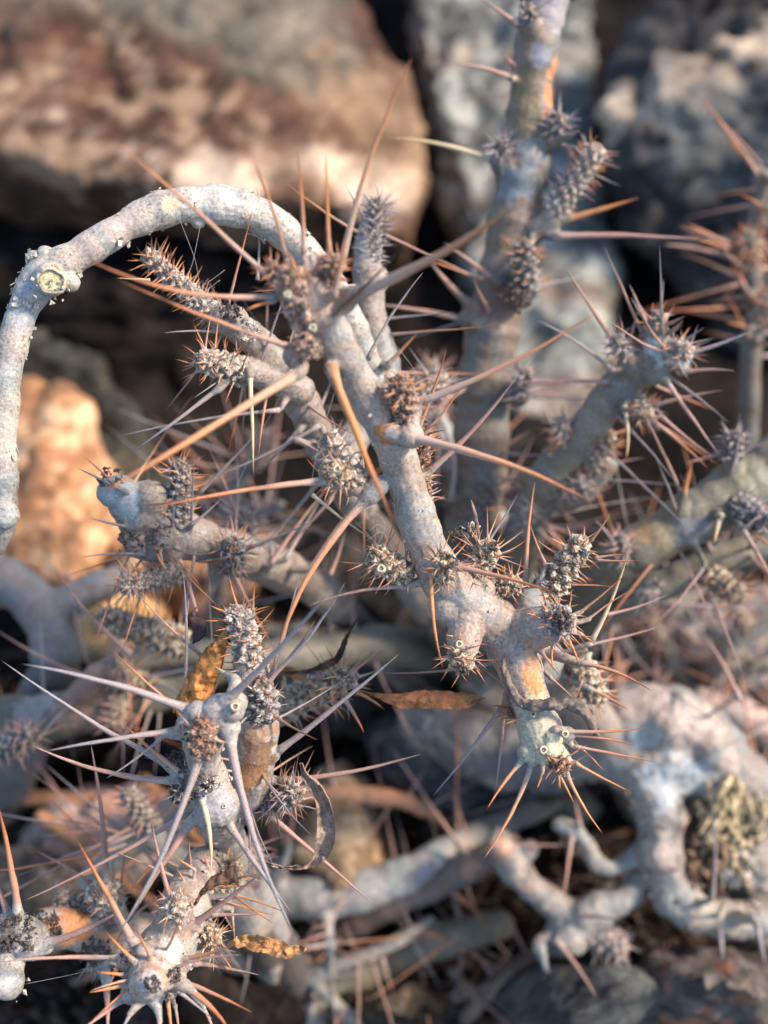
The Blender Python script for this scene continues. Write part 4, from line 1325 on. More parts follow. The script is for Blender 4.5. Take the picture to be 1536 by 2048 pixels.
H.shoot(420, 1790, 26.2, 470, 1745, 26.4, 44, 32, sp=26, kinds='oyO', tone='green')
H.crust(305, 1968, 22.0, 18, 70, size=5)
H.crust(350, 1950, 22.8, 16, 40, size=5)
H.crust(255, 1915, 23.0, 16, 40, size=5)
H.crust(340, 1990, 22.6, 12, 30, size=5)
H.crust(360, 1812, 23.4, 14, 30, size=4)
H.auto_spines(12, .014, 7, 'op', li=0, t0=.4)
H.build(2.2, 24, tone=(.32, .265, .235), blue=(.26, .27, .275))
H.flakes(30, 6, li=0, t0=.4, t1=1)
leaf(H.root, H.base, [(388, 1812, 24.0), (405, 1785, 23.8), (425, 1768, 23.7), (452, 1758, 23.6), (474, 1752, 23.6)], 20, 1.5, (.16, .085, .05), label='small dark brown leaf rolled at its tip', seed=17, wr=1.4, prof=lambda t: .25 + .8 * sstep(t, .1, .6))
leaf(H.root, H.base, [(455, 1888, 24.4), (490, 1882, 24.2), (530, 1888, 24.1), (575, 1900, 24.0), (616, 1898, 24.0)], 19, .8, (.42, .22, .09), label='yellow-brown crumpled leaf pointing right', seed=18, wr=1.8, tilt=.2)

# ================================================================== I: bottom left corner
I = Plant('thorny_stem', (100, 1860, 26), 'crusty grey stump in the bottom left corner with two tall spines', seed=33)
I.limb([(-120, 2000, 30, 44), (-40, 1900, 26, 50), (20, 1870, 25, 48), (60, 1880, 24.8, 44)])
I.limb([(10, 1880, 25, 44), (12, 1940, 24.4, 42), (14, 1965, 24.0, 40)])
for b in ((40, 1870, 24.6, 34), (90, 1890, 24.8, 22), (0, 1860, 25, 34), (70, 1895, 24.8, 28)):
    I.blob(*b)
for r in [(38, 1842, 24.6, -4, 1610, 23.0, 22, 'o', 4, 0), (22, 1840, 24.8, -40, 1700, 24, 18, 'p'), (80, 1890, 24.6, 240, 1822, 23.8, 22, 'p', 4, 6), (0, 1850, 25, -60, 1780, 24, 16, 'p')]:
    I.spine(*r)
I.crust(40, 1870, 24.2, 40, 120, size=7)
I.crust(5, 1870, 24.2, 34, 80, size=7)
I.crust(14, 1965, 24.2, 40, 60, size=6, mat=M_FLAKE)
I.patch = [(12, 1962, 23.2, 24, (.36, .18, .10), .9), (40, 1870, 24, 50, (.13, .12, .12), .6)]
I.build(2.3, 24.5, tone=(.36, .34, .32))

I2 = Plant('thorny_stem', (250, 1870, 29), 'orange peeling stem lying at the lower left with a black charred end', seed=34)
I2.limb([(620, 1980, 42, 40), (450, 1900, 35, 42), (320, 1875, 30.5, 44), (240, 1868, 28.6, 50), (160, 1860, 27.6, 48), (98, 1853, 27.0, 40)])
I2.limb([(250, 1870, 29, 34), (205, 1800, 28, 34)])
I2.patch = [(150, 1850, 27.0, 50, (.50, .22, .10), .95), (110, 1850, 26.6, 34, (.50, .21, .09), .9), (215, 1870, 28, 50, (.42, .22, .13), .9), (85, 1855, 26.4, 16, (.04, .04, .04), .95)]
I2.crust(86, 1856, 26.6, 34, 110, size=7)
I2.crust(190, 1900, 27, 30, 80, size=6)
I2.shoot(215, 1820, 28.2, 200, 1775, 27.2, 42, 38, sp=18, kinds='gpd', tone='grey')
I2.shoot(225, 1900, 28.0, 190, 1925, 27.2, 32, 26, sp=26, kinds='gpd', tone='grey')
I2.shoot(180, 1830, 28.0, 120, 1800, 27.6, 30, 22, sp=22, kinds='pgo', tone='grey')
for r in [(212, 1770, 27.2, 182, 1490, 26.0, 17, 'p'), (240, 1850, 27.4, 160, 1690, 27, 12, 'o'), (208, 1935, 27.0, 214, 2075, 26.4, 20, 'p'), (190, 1770, 27.8, 70, 1700, 27.4, 10, 'p')]:
    I2.spine(*r)
I2.auto_spines(14, .02, 8, 'po')
I2.build(3, 28, tone=(.38, .30, .25))

# ================================================================== C: thick upright stem
C = Plant('thorny_stem', (960, 1000, 33), 'thick blurred upright stem, brown and blue-grey, running off the top edge right of centre', seed=37)
C.limb([(1000, 1500, 48, 60), (960, 1250, 40, 62), (945, 1080, 35, 62), (958, 940, 33.4, 64), (966, 800, 32.8, 62), (985, 660, 32.2, 62), (1010, 520, 31.8, 54), (1035, 400, 31.5, 58), (1052, 300, 31.2, 58), (1062, 200, 31, 50), (1075, 90, 30.8, 52), (1092, -20, 30.6, 56), (1110, -160, 30.4, 56)])
C.limb([(1092, -10, 30.6, 40), (1160, -25, 30.4, 24), (1290, -40, 30.2, 18)])
C.limb([(1055, 470, 31.4, 34), (1100, 430, 31, 26)])
for b in ((1010, 330, 31, 34), (1100, 275, 30.8, 34), (1065, 60, 30.4, 34), (945, 640, 31.8, 34), (1040, 590, 31.2, 34), (1035, 790, 32, 30)):
    C.blob(*b)
C.patch = [(1105, 190, 30.5, 26, (.50, .20, .09), .95), (1108, 140, 30.5, 20, (.46, .22, .12), .85), (1102, 230, 30.5, 16, (.48, .19, .09), .9), (1045, 170, 30.2, 46, (.15, .12, .06), .85), (1040, 90, 30.2, 34, (.17, .12, .075), .8), (1045, 250, 30.4, 34, (.16, .13, .07), .7),  # orange on the right edge is warm sunlight painted in
           (1080, 110, 30.2, 24, (.19, .21, .25), .8), (1030, 370, 30.8, 44, (.17, .20, .23), .8), (1055, 310, 30.6, 40, (.18, .20, .215), .8), (1010, 620, 31.4, 50, (.15, .10, .075), .8), (995, 480, 31.2, 40, (.16, .13, .09), .7),
           (1100, 10, 30.2, 50, (.36, .33, .36), .7)]
for r in [(1000, 328, 30.8, 775, 277, 30.4, 17, 'y', 0, -12), (1030, 160, 30.6, 908, 130, 30.2, 14, 'p', 0, -8), (995, 565, 31.2, 886, 485, 30.6, 15, 'p'), (947, 617, 31.6, 858, 520, 31, 22, 'p'), (930, 640, 31.8, 742, 608, 31.2, 15, 'p', 0, -4),
          (1105, 472, 31, 1422, 480, 30.2, 17, 'p', 0, -4), (1108, 445, 31, 1277, 396, 30.4, 20, 'O'), (1035, 50, 30.2, 958, -5, 29.8, 12, 'p'), (1110, 282, 30.6, 1160, 260, 30, 18, 'p'), (1030, 135, 30.6, 1008, 110, 30.4, 10, 'o'),
          (1040, 765, 31.8, 1170, 766, 31, 9, 'p'), (1060, 500, 30.4, 1090, 520, 30.2, 8, 'O'), (900, 1000, 33, 870, 820, 32, 14, 'g', 20, 0), (1000, 900, 33, 1060, 860, 32.6, 12, 'p')]:
    C.spine(*r)
C.shoot(1052, 590, 31.2, 1048, 490, 30.4, 32, 26, sp=22, kinds='oOg', tone='dark')
C.shoot(1105, 425, 31.0, 1190, 305, 30.4, 32, 28, sp=24, kinds='pgo', tone='grey')
C.shoot(1102, 285, 30.9, 1112, 238, 30.3, 28, 24, sp=20, kinds='gp', tone='dark', single=False)
C.shoot(1062, 60, 30.5, 1060, 22, 30.0, 22, 20, sp=20, kinds='g', tone='dark', single=False)
C.shoot(1010, 305, 30.8, 997, 290, 30.2, 20, 16, sp=22, kinds='g', tone='dark', single=False)
C.shoot(1035, 790, 31.8, 1050, 745, 31.2, 24, 18, sp=24, kinds='gd', tone='dark', single=False)
C.shoot(940, 1060, 33.6, 990, 965, 33.0, 30, 26, sp=26, kinds='go', tone='dark', single=False)
C.crust(1030, 590, 30.8, 34, 90, size=6)
C.auto_spines(12, .03, 9, 'gpo', li=0, t1=.6)
C.build(4, 32, tone=(.155, .12, .095), blue=(.135, .15, .155))

# ================================================================== D: branched stem at the right
D = Plant('thorny_stem', (1080, 1010, 32), 'smooth grey-brown branch at the right ending in a pale three-pronged spiny crown', seed=41)
D.limb([(980, 1500, 50, 46), (1000, 1250, 40, 46), (1050, 1060, 33, 46), (1110, 940, 31.4, 48), (1180, 850, 30.6, 44), (1240, 770, 30.0, 42), (1285, 735, 29.6, 48), (1320, 712, 29.2, 46), (1345, 708, 29.0, 38)])
D.limb([(1290, 720, 29.4, 36), (1305, 680, 29.0, 32), (1312, 655, 28.8, 26)])
D.limb([(1270, 735, 29.4, 32), (1245, 700, 29.2, 26)])
D.limb([(1085, 1000, 32, 40), (1160, 980, 31.4, 36), (1215, 930, 31, 28)])
for b in ((1355, 712, 28.8, 34), (1262, 800, 29.8, 30), (1310, 740, 29.2, 36)):
    D.blob(*b)
D.patch = [(1310, 700, 28.6, 30, (.38, .44, .47), .8), (1355, 710, 28.4, 34, (.46, .50, .50), .8), (1180, 840, 30, 50, (.25, .21, .16), .7), (1120, 940, 30.8, 40, (.22, .19, .14), .7)]
for r in [(1231, 686, 29, 1128, 530, 28.2, 13, 'p'), (1226, 741, 29.2, 1073, 640, 28.6, 11, 'g', 4, -6), (1376, 707, 28.6, 1524, 652, 28, 12, 'g', 2, 4), (1364, 745, 28.8, 1470, 742, 28.2, 12, 'p', 0, -4), (1306, 811, 29.4, 1444, 781, 28.8, 11, 'p'),
          (1297, 836, 29.4, 1416, 937, 28.8, 10, 'o'), (1308, 818, 29.6, 1430, 916, 29, 11, 'p'), (1331, 760, 29, 1440, 912, 28.4, 12, 'p'), (1248, 812, 29.4, 1252, 920, 29, 11, 'y', 6, 0), (1318, 632, 28.6, 1327, 558, 28.2, 8, 'g'),
          (1293, 645, 28.6, 1258, 568, 28.2, 9, 'p'), (1296, 650, 28.6, 1262, 595, 28.2, 8, 'g'), (1330, 650, 28.6, 1370, 632, 28.2, 8, 'p'), (1342, 665, 28.6, 1366, 640, 28.2, 8, 'p'), (1350, 690, 28.6, 1408, 655, 28, 9, 'g'),
          (1256, 690, 29, 1274, 628, 28.6, 9, 'p'), (1223, 765, 29.6, 1057, 765, 29.6, 10, 'p'), (1090, 905, 30.6, 1120, 888, 30, 12, 'O'), (1225, 900, 30.8, 1255, 860, 30.4, 10, 'o'), (1225, 930, 31, 1290, 915, 30.6, 9, 'p'),
          (1150, 1010, 31.6, 1240, 960, 31, 9, 'p'), (1060, 1000, 32, 965, 1020, 31.4, 10, 'o'), (1085, 1040, 32, 1190, 1180, 31.6, 10, 'p'), (1075, 1060, 32, 1150, 1120, 31.4, 10, 'o')]:
    D.spine(*r)
D.shoot(1308, 672, 29.0, 1315, 632, 28.6, 30, 22, sp=24, kinds='gpo', tone='grey')
D.shoot(1250, 705, 29.2, 1236, 685, 28.8, 26, 22, sp=22, kinds='gp', tone='grey')
D.shoot(1345, 712, 29.0, 1368, 700, 28.4, 34, 28, sp=22, kinds='gpo', tone='grey')
D.shoot(1268, 800, 29.8, 1292, 828, 29.2, 26, 22, sp=24, kinds='ogy', tone='green')
D.shoot(1135, 905, 31, 1122, 850, 30.4, 32, 24, sp=20, kinds='oy', tone='grey', single=False)
D.shoot(1170, 960, 31.2, 1222, 875, 30.6, 30, 24, sp=28, kinds='oyp', tone='green', single=False)
D.shoot(1100, 1010, 32, 1170, 960, 31.0, 34, 28, sp=28, kinds='pgy', tone='grey', single=False)
D.shoot(1045, 1060, 32.4, 1060, 1010, 31.6, 26, 22, sp=22, kinds='gp', tone='grey', single=False)
D.auto_spines(22, .03, 8, 'gpo', li=0)
D.build(4, 31, tone=(.17, .15, .12), blue=(.16, .17, .17))

# ================================================================== E: thick lateral at the right edge
E = Plant('thorny_stem', (1400, 1030, 31), 'thickest olive-grey branch coming in from the right edge, smooth, with a single large orange thorn', seed=45)
E.limb([(1720, 830, 32, 88), (1620, 900, 31.4, 82), (1520, 960, 31, 74), (1430, 1010, 30.8, 66), (1340, 1060, 30.8, 58), (1260, 1110, 31, 54), (1200, 1150, 32, 52), (1120, 1250, 38, 50), (1080, 1400, 48, 50)])
for b in ((1465, 930, 30.4, 26), (1240, 1090, 30.6, 26)):
    E.blob(*b)
E.patch = [(1320, 1040, 30.2, 60, (.18, .15, .085), .8), (1480, 960, 30.2, 70, (.19, .18, .13), .7), (1380, 1060, 30.2, 40, (.17, .18, .19), .7), (1280, 1060, 30.2, 30, (.26, .17, .10), .8)]  # last one: warm sunlight on the upper edge, painted in
for r in [(1362, 1020, 30.2, 1386, 916, 29.6, 20, 'O'), (1440, 1030, 29.8, 1428, 1088, 29.4, 15, 'y'), (1440, 905, 30.6, 1372, 925, 30, 9, 'p'), (1480, 900, 30.6, 1560, 880, 30, 9, 'p'), (1250, 1090, 30.6, 1190, 1040, 30.2, 10, 'p'),
          (1500, 1040, 29.6, 1560, 1090, 29.2, 12, 'g'), (1480, 1050, 29.6, 1560, 1190, 29, 12, 'p'), (1410, 1130, 30, 1310, 1250, 30, 10, 'p')]:
    E.spine(*r)
E.shoot(1465, 920, 30.4, 1470, 868, 30, 26, 20, sp=22, kinds='g', tone='dark', single=False)
E.shoot(1470, 1010, 30.2, 1530, 1040, 29.4, 34, 28, sp=30, kinds='gpy', tone='dark', single=False)
E.shoot(1240, 1120, 30.6, 1240, 1080, 30, 26, 20, sp=20, kinds='po', tone='dark', single=False)
E.auto_spines(12, .035, 9, 'gpo', t0=.3)
E.build(4, 31, tone=(.13, .12, .09), blue=(.115, .125, .12))

E2 = Plant('thorny_stem', (1400, 1130, 33), 'thinner olive branch just below the thick one at the right edge', seed=46)
E2.limb([(1720, 1030, 33, 44), (1600, 1070, 32.6, 40), (1500, 1100, 32.4, 36), (1420, 1125, 32.4, 34), (1340, 1165, 32.6, 36), (1270, 1195, 33, 34), (1180, 1260, 36, 34), (1100, 1400, 46, 36)])
E2.shoot(1420, 1150, 32, 1470, 1190, 31.4, 34, 28, sp=28, kinds='oyp', tone='green', single=False)
E2.shoot(1300, 1190, 32.2, 1280, 1170, 31.6, 28, 22, sp=24, kinds='gd', tone='grey', single=False)
E2.auto_spines(26, .04, 10, 'pgo')
E2.build(5, 33, tone=(.16, .15, .115), blue=(.14, .15, .145))

# ================================================================== F: upright at the far right edge
F_ = Plant('thorny_stem', (1500, 800, 38), 'very blurred slim upright stem at the right edge with many reddish spines', seed=49)
F_.limb([(1420, 1300, 50, 30), (1470, 1050, 42, 28), (1495, 850, 39, 26), (1502, 700, 38, 24), (1512, 600, 37.6, 24), (1500, 520, 37.4, 26), (1520, 420, 37.2, 22), (1545, 330, 37, 20)])
F_.auto_spines(46, .042, 13, 'ootp', t0=.35)
for r in [(1490, 510, 37, 1372, 448, 36, 18, 'o'), (1485, 520, 37, 1325, 488, 36.2, 16, 'p'), (1495, 590, 37, 1465, 525, 36.4, 16, 'o'), (1530, 350, 36.6, 1450, 270, 36, 16, 'o')]:
    F_.spine(*r)
F_.shoot(1500, 520, 37, 1505, 480, 36, 26, 20, sp=26, kinds='o', tone='green', single=False)
F_.shoot(1515, 640, 37, 1540, 600, 36.5, 22, 18, sp=26, kinds='o', tone='green', single=False)
F_.build(5, 38, tone=(.13, .115, .095), blue=(.11, .12, .115))


# ================================================================== blurred stems further back
def back(label, limbs, seed, ns=10, shoots=(), tone=(.30, .27, .25), blue=(.24, .25, .26), patch=(), kinds='pgo', slen=.035, vox=5, name='thorny_stem', cat='thorny stem', wsp=11, t0=.1):
    p = Plant(name, limbs[0][len(limbs[0]) // 2][:3], label, cat, seed=seed)
    for l in limbs:
        p.limb(l)
    p.patch = list(patch)
    for k in range(int(ns * 1.9)):
        p.auto_spines(1, slen * p.rr.uniform(.6, 1.5), wsp * p.rr.uniform(.6, 1.05), kinds, t0=t0)
    for sh in shoots:
        p.shoot(*sh, sp=26, kinds='pgo', tone=['grey', 'green', 'dark'][seed % 3], single=False)
    p.build(vox, limbs[0][0][2], tone=tone, blue=blue)
    return p


back('blurred grey-brown trunk crossing from the left edge to behind the lower left cluster',
     [[(-120, 1450, 34, 50), (20, 1440, 33.5, 56), (160, 1425, 33.4, 52), (300, 1390, 33.6, 46), (440, 1330, 34, 42), (600, 1310, 35, 42), (780, 1290, 37, 46), (950, 1330, 44, 50)], [(330, 1385, 33.6, 34), (270, 1350, 33, 28)],
      [(150, 1400, 33, 34), (235, 1330, 32.6, 30), (420, 1300, 33, 30)]], 61, 14, [(300, 1370, 33, 240, 1330, 32, 24, 18), (240, 1400, 32.6, 230, 1450, 32, 24, 20)], tone=(.12, .115, .09), blue=(.10, .105, .10), patch=[(150, 1380, 32.4, 90, (.33, .19, .14), .7), (60, 1400, 32.5, 60, (.33, .31, .3), .6)])
back('blue-grey curved limb at the left edge above the crossing trunk',
     [[(-100, 1130, 36, 50), (20, 1165, 35.5, 52), (90, 1240, 35, 52), (110, 1340, 35, 58), (60, 1450, 37, 60), (0, 1600, 42, 60)], [(90, 1230, 35, 44), (160, 1190, 35.6, 38), (230, 1160, 36.4, 34)]], 62, 8, [(-10, 1500, 31, 60, 1470, 30.5, 34, 24)], tone=(.16, .145, .145), blue=(.13, .15, .165))
0 and back('dark ribbed stems curving down at the left edge before the orange stone',
     [[(105, 900, 43, 10), (150, 950, 42, 18), (185, 1020, 41, 22), (175, 1100, 41, 24), (80, 1200, 44, 26)], [(60, 1010, 41, 12), (95, 1060, 41, 20), (110, 1130, 41.6, 24)]], 63, 6,
     tone=(.055, .045, .035), blue=(.05, .048, .042))
back('orange-brown smooth twig lying level across the lower middle',
     [[(-60, 1590, 41, 20), (150, 1600, 40.5, 20), (350, 1600, 40, 21), (560, 1590, 39.5, 22), (700, 1590, 39, 22), (800, 1600, 39, 20), (860, 1625, 39.4, 17), (900, 1660, 40.6, 14)]], 64, 5, tone=(.46, .22, .12), blue=(.36, .2, .13), name='twig', cat='twig', kinds='pg')
back('pale grey limb with two drooping stubs low in the middle',
     [[(430, 1790, 40, 46), (560, 1795, 38.5, 50), (680, 1790, 38, 50), (800, 1755, 38, 44), (900, 1700, 38.5, 36), (1010, 1640, 40, 34), (1100, 1600, 43, 34)], [(650, 1820, 37.6, 20), (660, 1880, 37.2, 12), (664, 1950, 37, 4)], [(550, 1760, 38, 20), (570, 1720, 37.6, 12), (580, 1690, 37.4, 6)]], 65, 8, tone=(.25, .245, .24), blue=(.21, .24, .25))
back('dark chocolate-brown branch running diagonally under the pale limb',
     [[(540, 1900, 41, 30), (660, 1870, 39.5, 32), (780, 1810, 38.5, 34), (880, 1765, 38, 34), (960, 1725, 37.4, 36), (1020, 1690, 37, 30)]], 66, 7, tone=(.15, .105, .085), blue=(.13, .12, .12), patch=[(930, 1740, 36.8, 30, (.42, .22, .15), .7)])
back('olive mossy branch along the bottom in deep shade',
     [[(500, 2120, 40, 44), (620, 2010, 39.6, 46), (760, 1930, 39.6, 46), (880, 1880, 40, 42), (1000, 1850, 41, 36)], [(640, 2000, 39, 30), (600, 1930, 38.4, 24)]], 67, 10, tone=(.21, .19, .14), blue=(.16, .175, .155))
back('long thin olive branch in the bottom right, half lost in shade',
     [[(760, 2130, 42, 30), (900, 2060, 41, 30), (1100, 2060, 41, 30), (1300, 2070, 41.5, 30), (1600, 2060, 42, 30)]], 72, 10, tone=(.15, .14, .11), blue=(.13, .14, .13))
back('slim brown branch slanting up to the right through the shade at the bottom centre', [[(860, 2130, 42, 18), (960, 2000, 40, 20), (1060, 1920, 39, 20), (1180, 1880, 39, 16)], [(960, 2000, 40, 14), (900, 1940, 39.5, 12)]], 81, 12, tone=(.20, .14, .11), blue=(.15, .13, .12))
back('pair of slim grey branches crossing in the shade under the lowest knot of spines', [[(420, 2120, 38, 18), (560, 1980, 37.5, 20), (760, 1900, 37.5, 18), (860, 1840, 38, 12)], [(480, 1880, 38, 14), (620, 1960, 37.4, 16), (740, 2080, 37.6, 16)]], 82, 14, tone=(.20, .19, .17), blue=(.15, .16, .16))

# gnarled pale trunk at the lower right
L_ = Plant('gnarled_trunk', (1300, 1500, 36), 'massive gnarled trunk, sunlit pink and skylit blue-grey painted in, bending down at the lower right, with torn yellow wood', 'trunk', seed=71)
L_.limb([(860, 1440, 39, 70), (980, 1500, 38.5, 80), (1100, 1510, 38, 84), (1210, 1480, 37, 80), (1320, 1490, 36.4, 84), (1420, 1540, 36.2, 78), (1480, 1640, 36.4, 60), (1500, 1760, 37, 54), (1520, 1900, 39, 50)])
L_.limb([(1290, 1540, 36, 66), (1320, 1640, 35.4, 56), (1325, 1730, 35.2, 50), (1370, 1810, 35.2, 46), (1460, 1840, 35.4, 44), (1600, 1830, 36, 44)])
L_.limb([(1370, 1480, 36.6, 60), (1400, 1560, 36.6, 70), (1420, 1620, 37, 60)])
L_.limb([(1440, 1500, 36.8, 60), (1520, 1600, 37, 60), (1570, 1760, 37.4, 60)])
L_.limb([(1180, 1470, 37, 70), (1290, 1430, 36.2, 76), (1400, 1475, 36, 76), (1470, 1560, 35.9, 60)])
L_.limb([(1240, 1500, 36.6, 84), (1350, 1520, 36.2, 90)])
L_.limb([(1280, 1760, 35.6, 30), (1240, 1800, 35.4, 34), (1170, 1830, 35.4, 46), (1130, 1870, 35.6, 50)])
L_.limb([(1180, 1850, 35.4, 40), (1110, 1810, 35.6, 34), (1050, 1760, 35.8, 34), (1010, 1710, 36, 34), (1000, 1680, 36, 28)])
L_.limb([(1290, 1700, 35.4, 26), (1230, 1735, 35.2, 20), (1190, 1720, 35.2, 22), (1160, 1670, 35.4, 20), (1120, 1650, 35.6, 20)])
for b in ((1200, 1460, 36, 60), (1330, 1450, 35.6, 60), (1420, 1500, 35.4, 50), (1320, 1700, 34.8, 50), (1340, 1800, 35, 44), (1140, 1880, 35.2, 44), (1000, 1690, 35.6, 32), (1230, 1880, 35.6, 34), (1060, 1700, 36, 26)):
    L_.blob(*b)
pink = (.40, .32, .28)  # warm sunlight on the trunk's upper edges, painted as colour
L_.patch = [(1200, 1420, 35.4, 60, pink, .85), (1290, 1400, 35.2, 60, pink, .8), (1400, 1440, 35, 60, pink, .85), (1460, 1520, 35, 30, pink, .8), (1330, 1560, 34.8, 60, (.36, .40, .42), .8), (1290, 1480, 35, 40, (.34, .38, .40), .7), (1400, 1560, 35, 40, (.35, .40, .42), .8),  # pink for sunlit edges, blue-grey for skylit faces, both painted in
            (1370, 1620, 34.8, 22, (.08, .075, .07), .9), (1350, 1660, 34.8, 20, (.10, .09, .08), .8), (1010, 1710, 35, 40, (.50, .28, .20), .8), (1050, 1770, 35, 34, (.45, .29, .22), .7), (1320, 1720, 34.2, 40, (.44, .34, .28), .7),
            (930, 1480, 37.5, 110, (.09, .09, .095), .92), (1040, 1500, 37, 110, (.11, .11, .115), .92), (1120, 1520, 37, 50, (.16, .16, .165), .7), (1150, 1860, 34.6, 50, (.26, .24, .22), .7), (1440, 1840, 34.6, 60, (.34, .30, .24), .7)]  # first three: shade over the left limb painted in
for r in [(1510, 1840, 34, 1530, 1930, 33.6, 16, 'g'), (1440, 1860, 34.6, 1446, 1920, 34.2, 16, 'g'), (1110, 1880, 34.8, 1200, 2010, 33, 12, 'p'), (1480, 1400, 33, 1400, 1260, 33, 12, 'p'), (1080, 1890, 35, 1100, 1950, 34.6, 22, 'g'), (1424, 1800, 34, 1421, 1580, 33.2, 9, 'g'),
          (1160, 1650, 35.2, 1150, 1590, 35, 9, 'p'), (1500, 1700, 35.4, 1600, 1560, 34, 10, 'g')]:
    L_.spine(*r)
L_.auto_spines(14, .028, 12, 'gp')
L_.shoot(1190, 1880, 35.4, 1240, 1900, 34.8, 34, 26, sp=26, kinds='gy', tone='grey', single=False)
m_bark = plainmat('grey_pink_bark', (.22, .19, .17), var=.4, scale=600)
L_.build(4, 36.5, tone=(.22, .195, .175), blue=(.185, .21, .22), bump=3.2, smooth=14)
L_.flakes(30, 16, mat=m_bark, li=0, t0=.3, t1=.9)
L_.flakes(30, 15, mat=m_bark, li=1)
# torn fibrous wood in the broken hollow
m_torn = plainmat('yellow_torn_wood', (.34, .27, .16), var=.7, scale=500)
m_rot = plainmat('brown_rotten_wood', (.14, .085, .05), var=.7, scale=500)
mb = MB()
rr = random.Random(4)
for k in range(46):
    x = rr.gauss(1458, 30)
    y = rr.gauss(1650, 44)
    dx = rr.gauss(6, 16)
    hh = rr.uniform(18, 60)
    d0 = 35.1 + rr.uniform(-.5, .5)
    c = catmull(np.array([P(x - dx, y - hh, d0 + .3), P(x + rr.uniform(-6, 6), y, d0 - .1), P(x + dx, y + hh * rr.uniform(.5, 1), d0 + rr.uniform(-.3, .5))]), 4)
    mb.tube(c, R(rr.uniform(3, 11), 35) * np.array([.4, .8, 1, .9, 1, .7, .9, .5, .12])[:len(c)], 5, cap=False)
link('torn_wood', mb.mesh('torn_wood', L_.base, smooth=False), m_torn, L_.root, kind='stuff')
L_.crust(1452, 1640, 35.3, 52, 90, mat=m_torn, size=15, name='splintered_wood')
L_.crust(1410, 1700, 35.2, 44, 80, mat=m_rot, size=15, name='rotten_wood')
L_.crust(1470, 1730, 35.2, 40, 60, mat=M_FLAKE, size=12, name='bark_scraps')

back('blurred olive-green stems fanning up behind the hooked yellow thorn at the right',
     [[(1380, 1560, 45, 30), (1400, 1450, 42, 30), (1430, 1350, 40, 30), (1480, 1270, 39, 30), (1600, 1200, 38, 30)], [(1400, 1460, 42, 26), (1360, 1360, 40.6, 24), (1330, 1290, 40, 20)], [(1440, 1340, 40, 22), (1540, 1330, 39, 20)]], 73, 22,
     [(1330, 1300, 39.6, 1300, 1240, 39, 22, 16), (1500, 1260, 38.6, 1470, 1210, 38, 24, 18)], tone=(.27, .25, .19), slen=.05, kinds='ppgo')
back('pinkish blurred stem at the right edge below the olive branches',
     [[(1560, 1500, 42, 40), (1500, 1440, 40, 42), (1400, 1400, 39.5, 30)], [(1540, 1480, 41, 30), (1600, 1380, 40, 30)]], 74, 12, tone=(.36, .27, .24), slen=.05)
back('blurred stem behind the hooked shoot low at the left with pinkish spines',
     [[(700, 2050, 42, 36), (560, 1900, 37, 36), (470, 1800, 33, 36), (330, 1700, 31, 32), (290, 1640, 30.4, 28), (275, 1610, 30, 24)], [(300, 1660, 30.6, 26), (250, 1700, 31, 28), (180, 1760, 32, 30)]], 75, 16,
     [(300, 1650, 30.4, 262, 1580, 29.6, 30, 24), (470, 1760, 29.6, 500, 1700, 29, 36, 30)], tone=(.30, .27, .24), slen=.034)
back('slim blurred stem with pink spines crossing between the main stem and the crowned branch',
     [[(1130, 1500, 48, 26), (1050, 1150, 40, 26), (900, 900, 37, 26), (868, 790, 36.6, 20), (862, 760, 36.4, 12)]], 76, 16, [(880, 800, 36.4, 860, 740, 35.8, 30, 24)], tone=(.26, .26, .26), slen=.05, t0=.3)
0 and back('blurred spiny twig over the upper right boulder', [[(1700, 500, 42, 20), (1560, 300, 42, 20), (1480, 130, 42, 18), (1440, -40, 42, 16), (1430, -120, 42, 16)]], 77, 16, tone=(.28, .27, .27), slen=.05, kinds='gp', wsp=14)
0 and back('blurred spiny branch at the left between the arching branch and the olive slab', [[(560, 1250, 46, 22), (450, 1090, 43, 20), (390, 1000, 42, 16)]], 78, 14, tone=(.14, .12, .11), slen=.06, kinds='ooP'.replace('P', 'p'), wsp=15, t0=.4)

back('distant blurred thicket stem between knobby trunk and olive branches, bristling with pink spines',
     [[(1240, 1620, 47, 22), (1260, 1450, 43, 24), (1290, 1330, 41, 24), (1340, 1230, 40, 20), (1400, 1180, 40, 14)], [(1290, 1340, 41, 18), (1230, 1270, 40.4, 18), (1190, 1220, 40, 12)]], 84, 30, [(1235, 1275, 40, 1200, 1220, 39.4, 22, 16)], tone=(.22, .20, .17), slen=.045, kinds='ppgo')
back('faint blurred shoot rising behind the grey node at the left middle', [[(420, 1260, 46, 20), (440, 1120, 40, 22), (470, 980, 38.6, 22), (520, 900, 38, 18)], [(450, 1080, 39.6, 16), (560, 1010, 38.4, 14)]], 85, 26,
     [(505, 930, 38, 530, 870, 37.4, 24, 18)], tone=(.16, .15, .14), slen=.045, kinds='pgo')
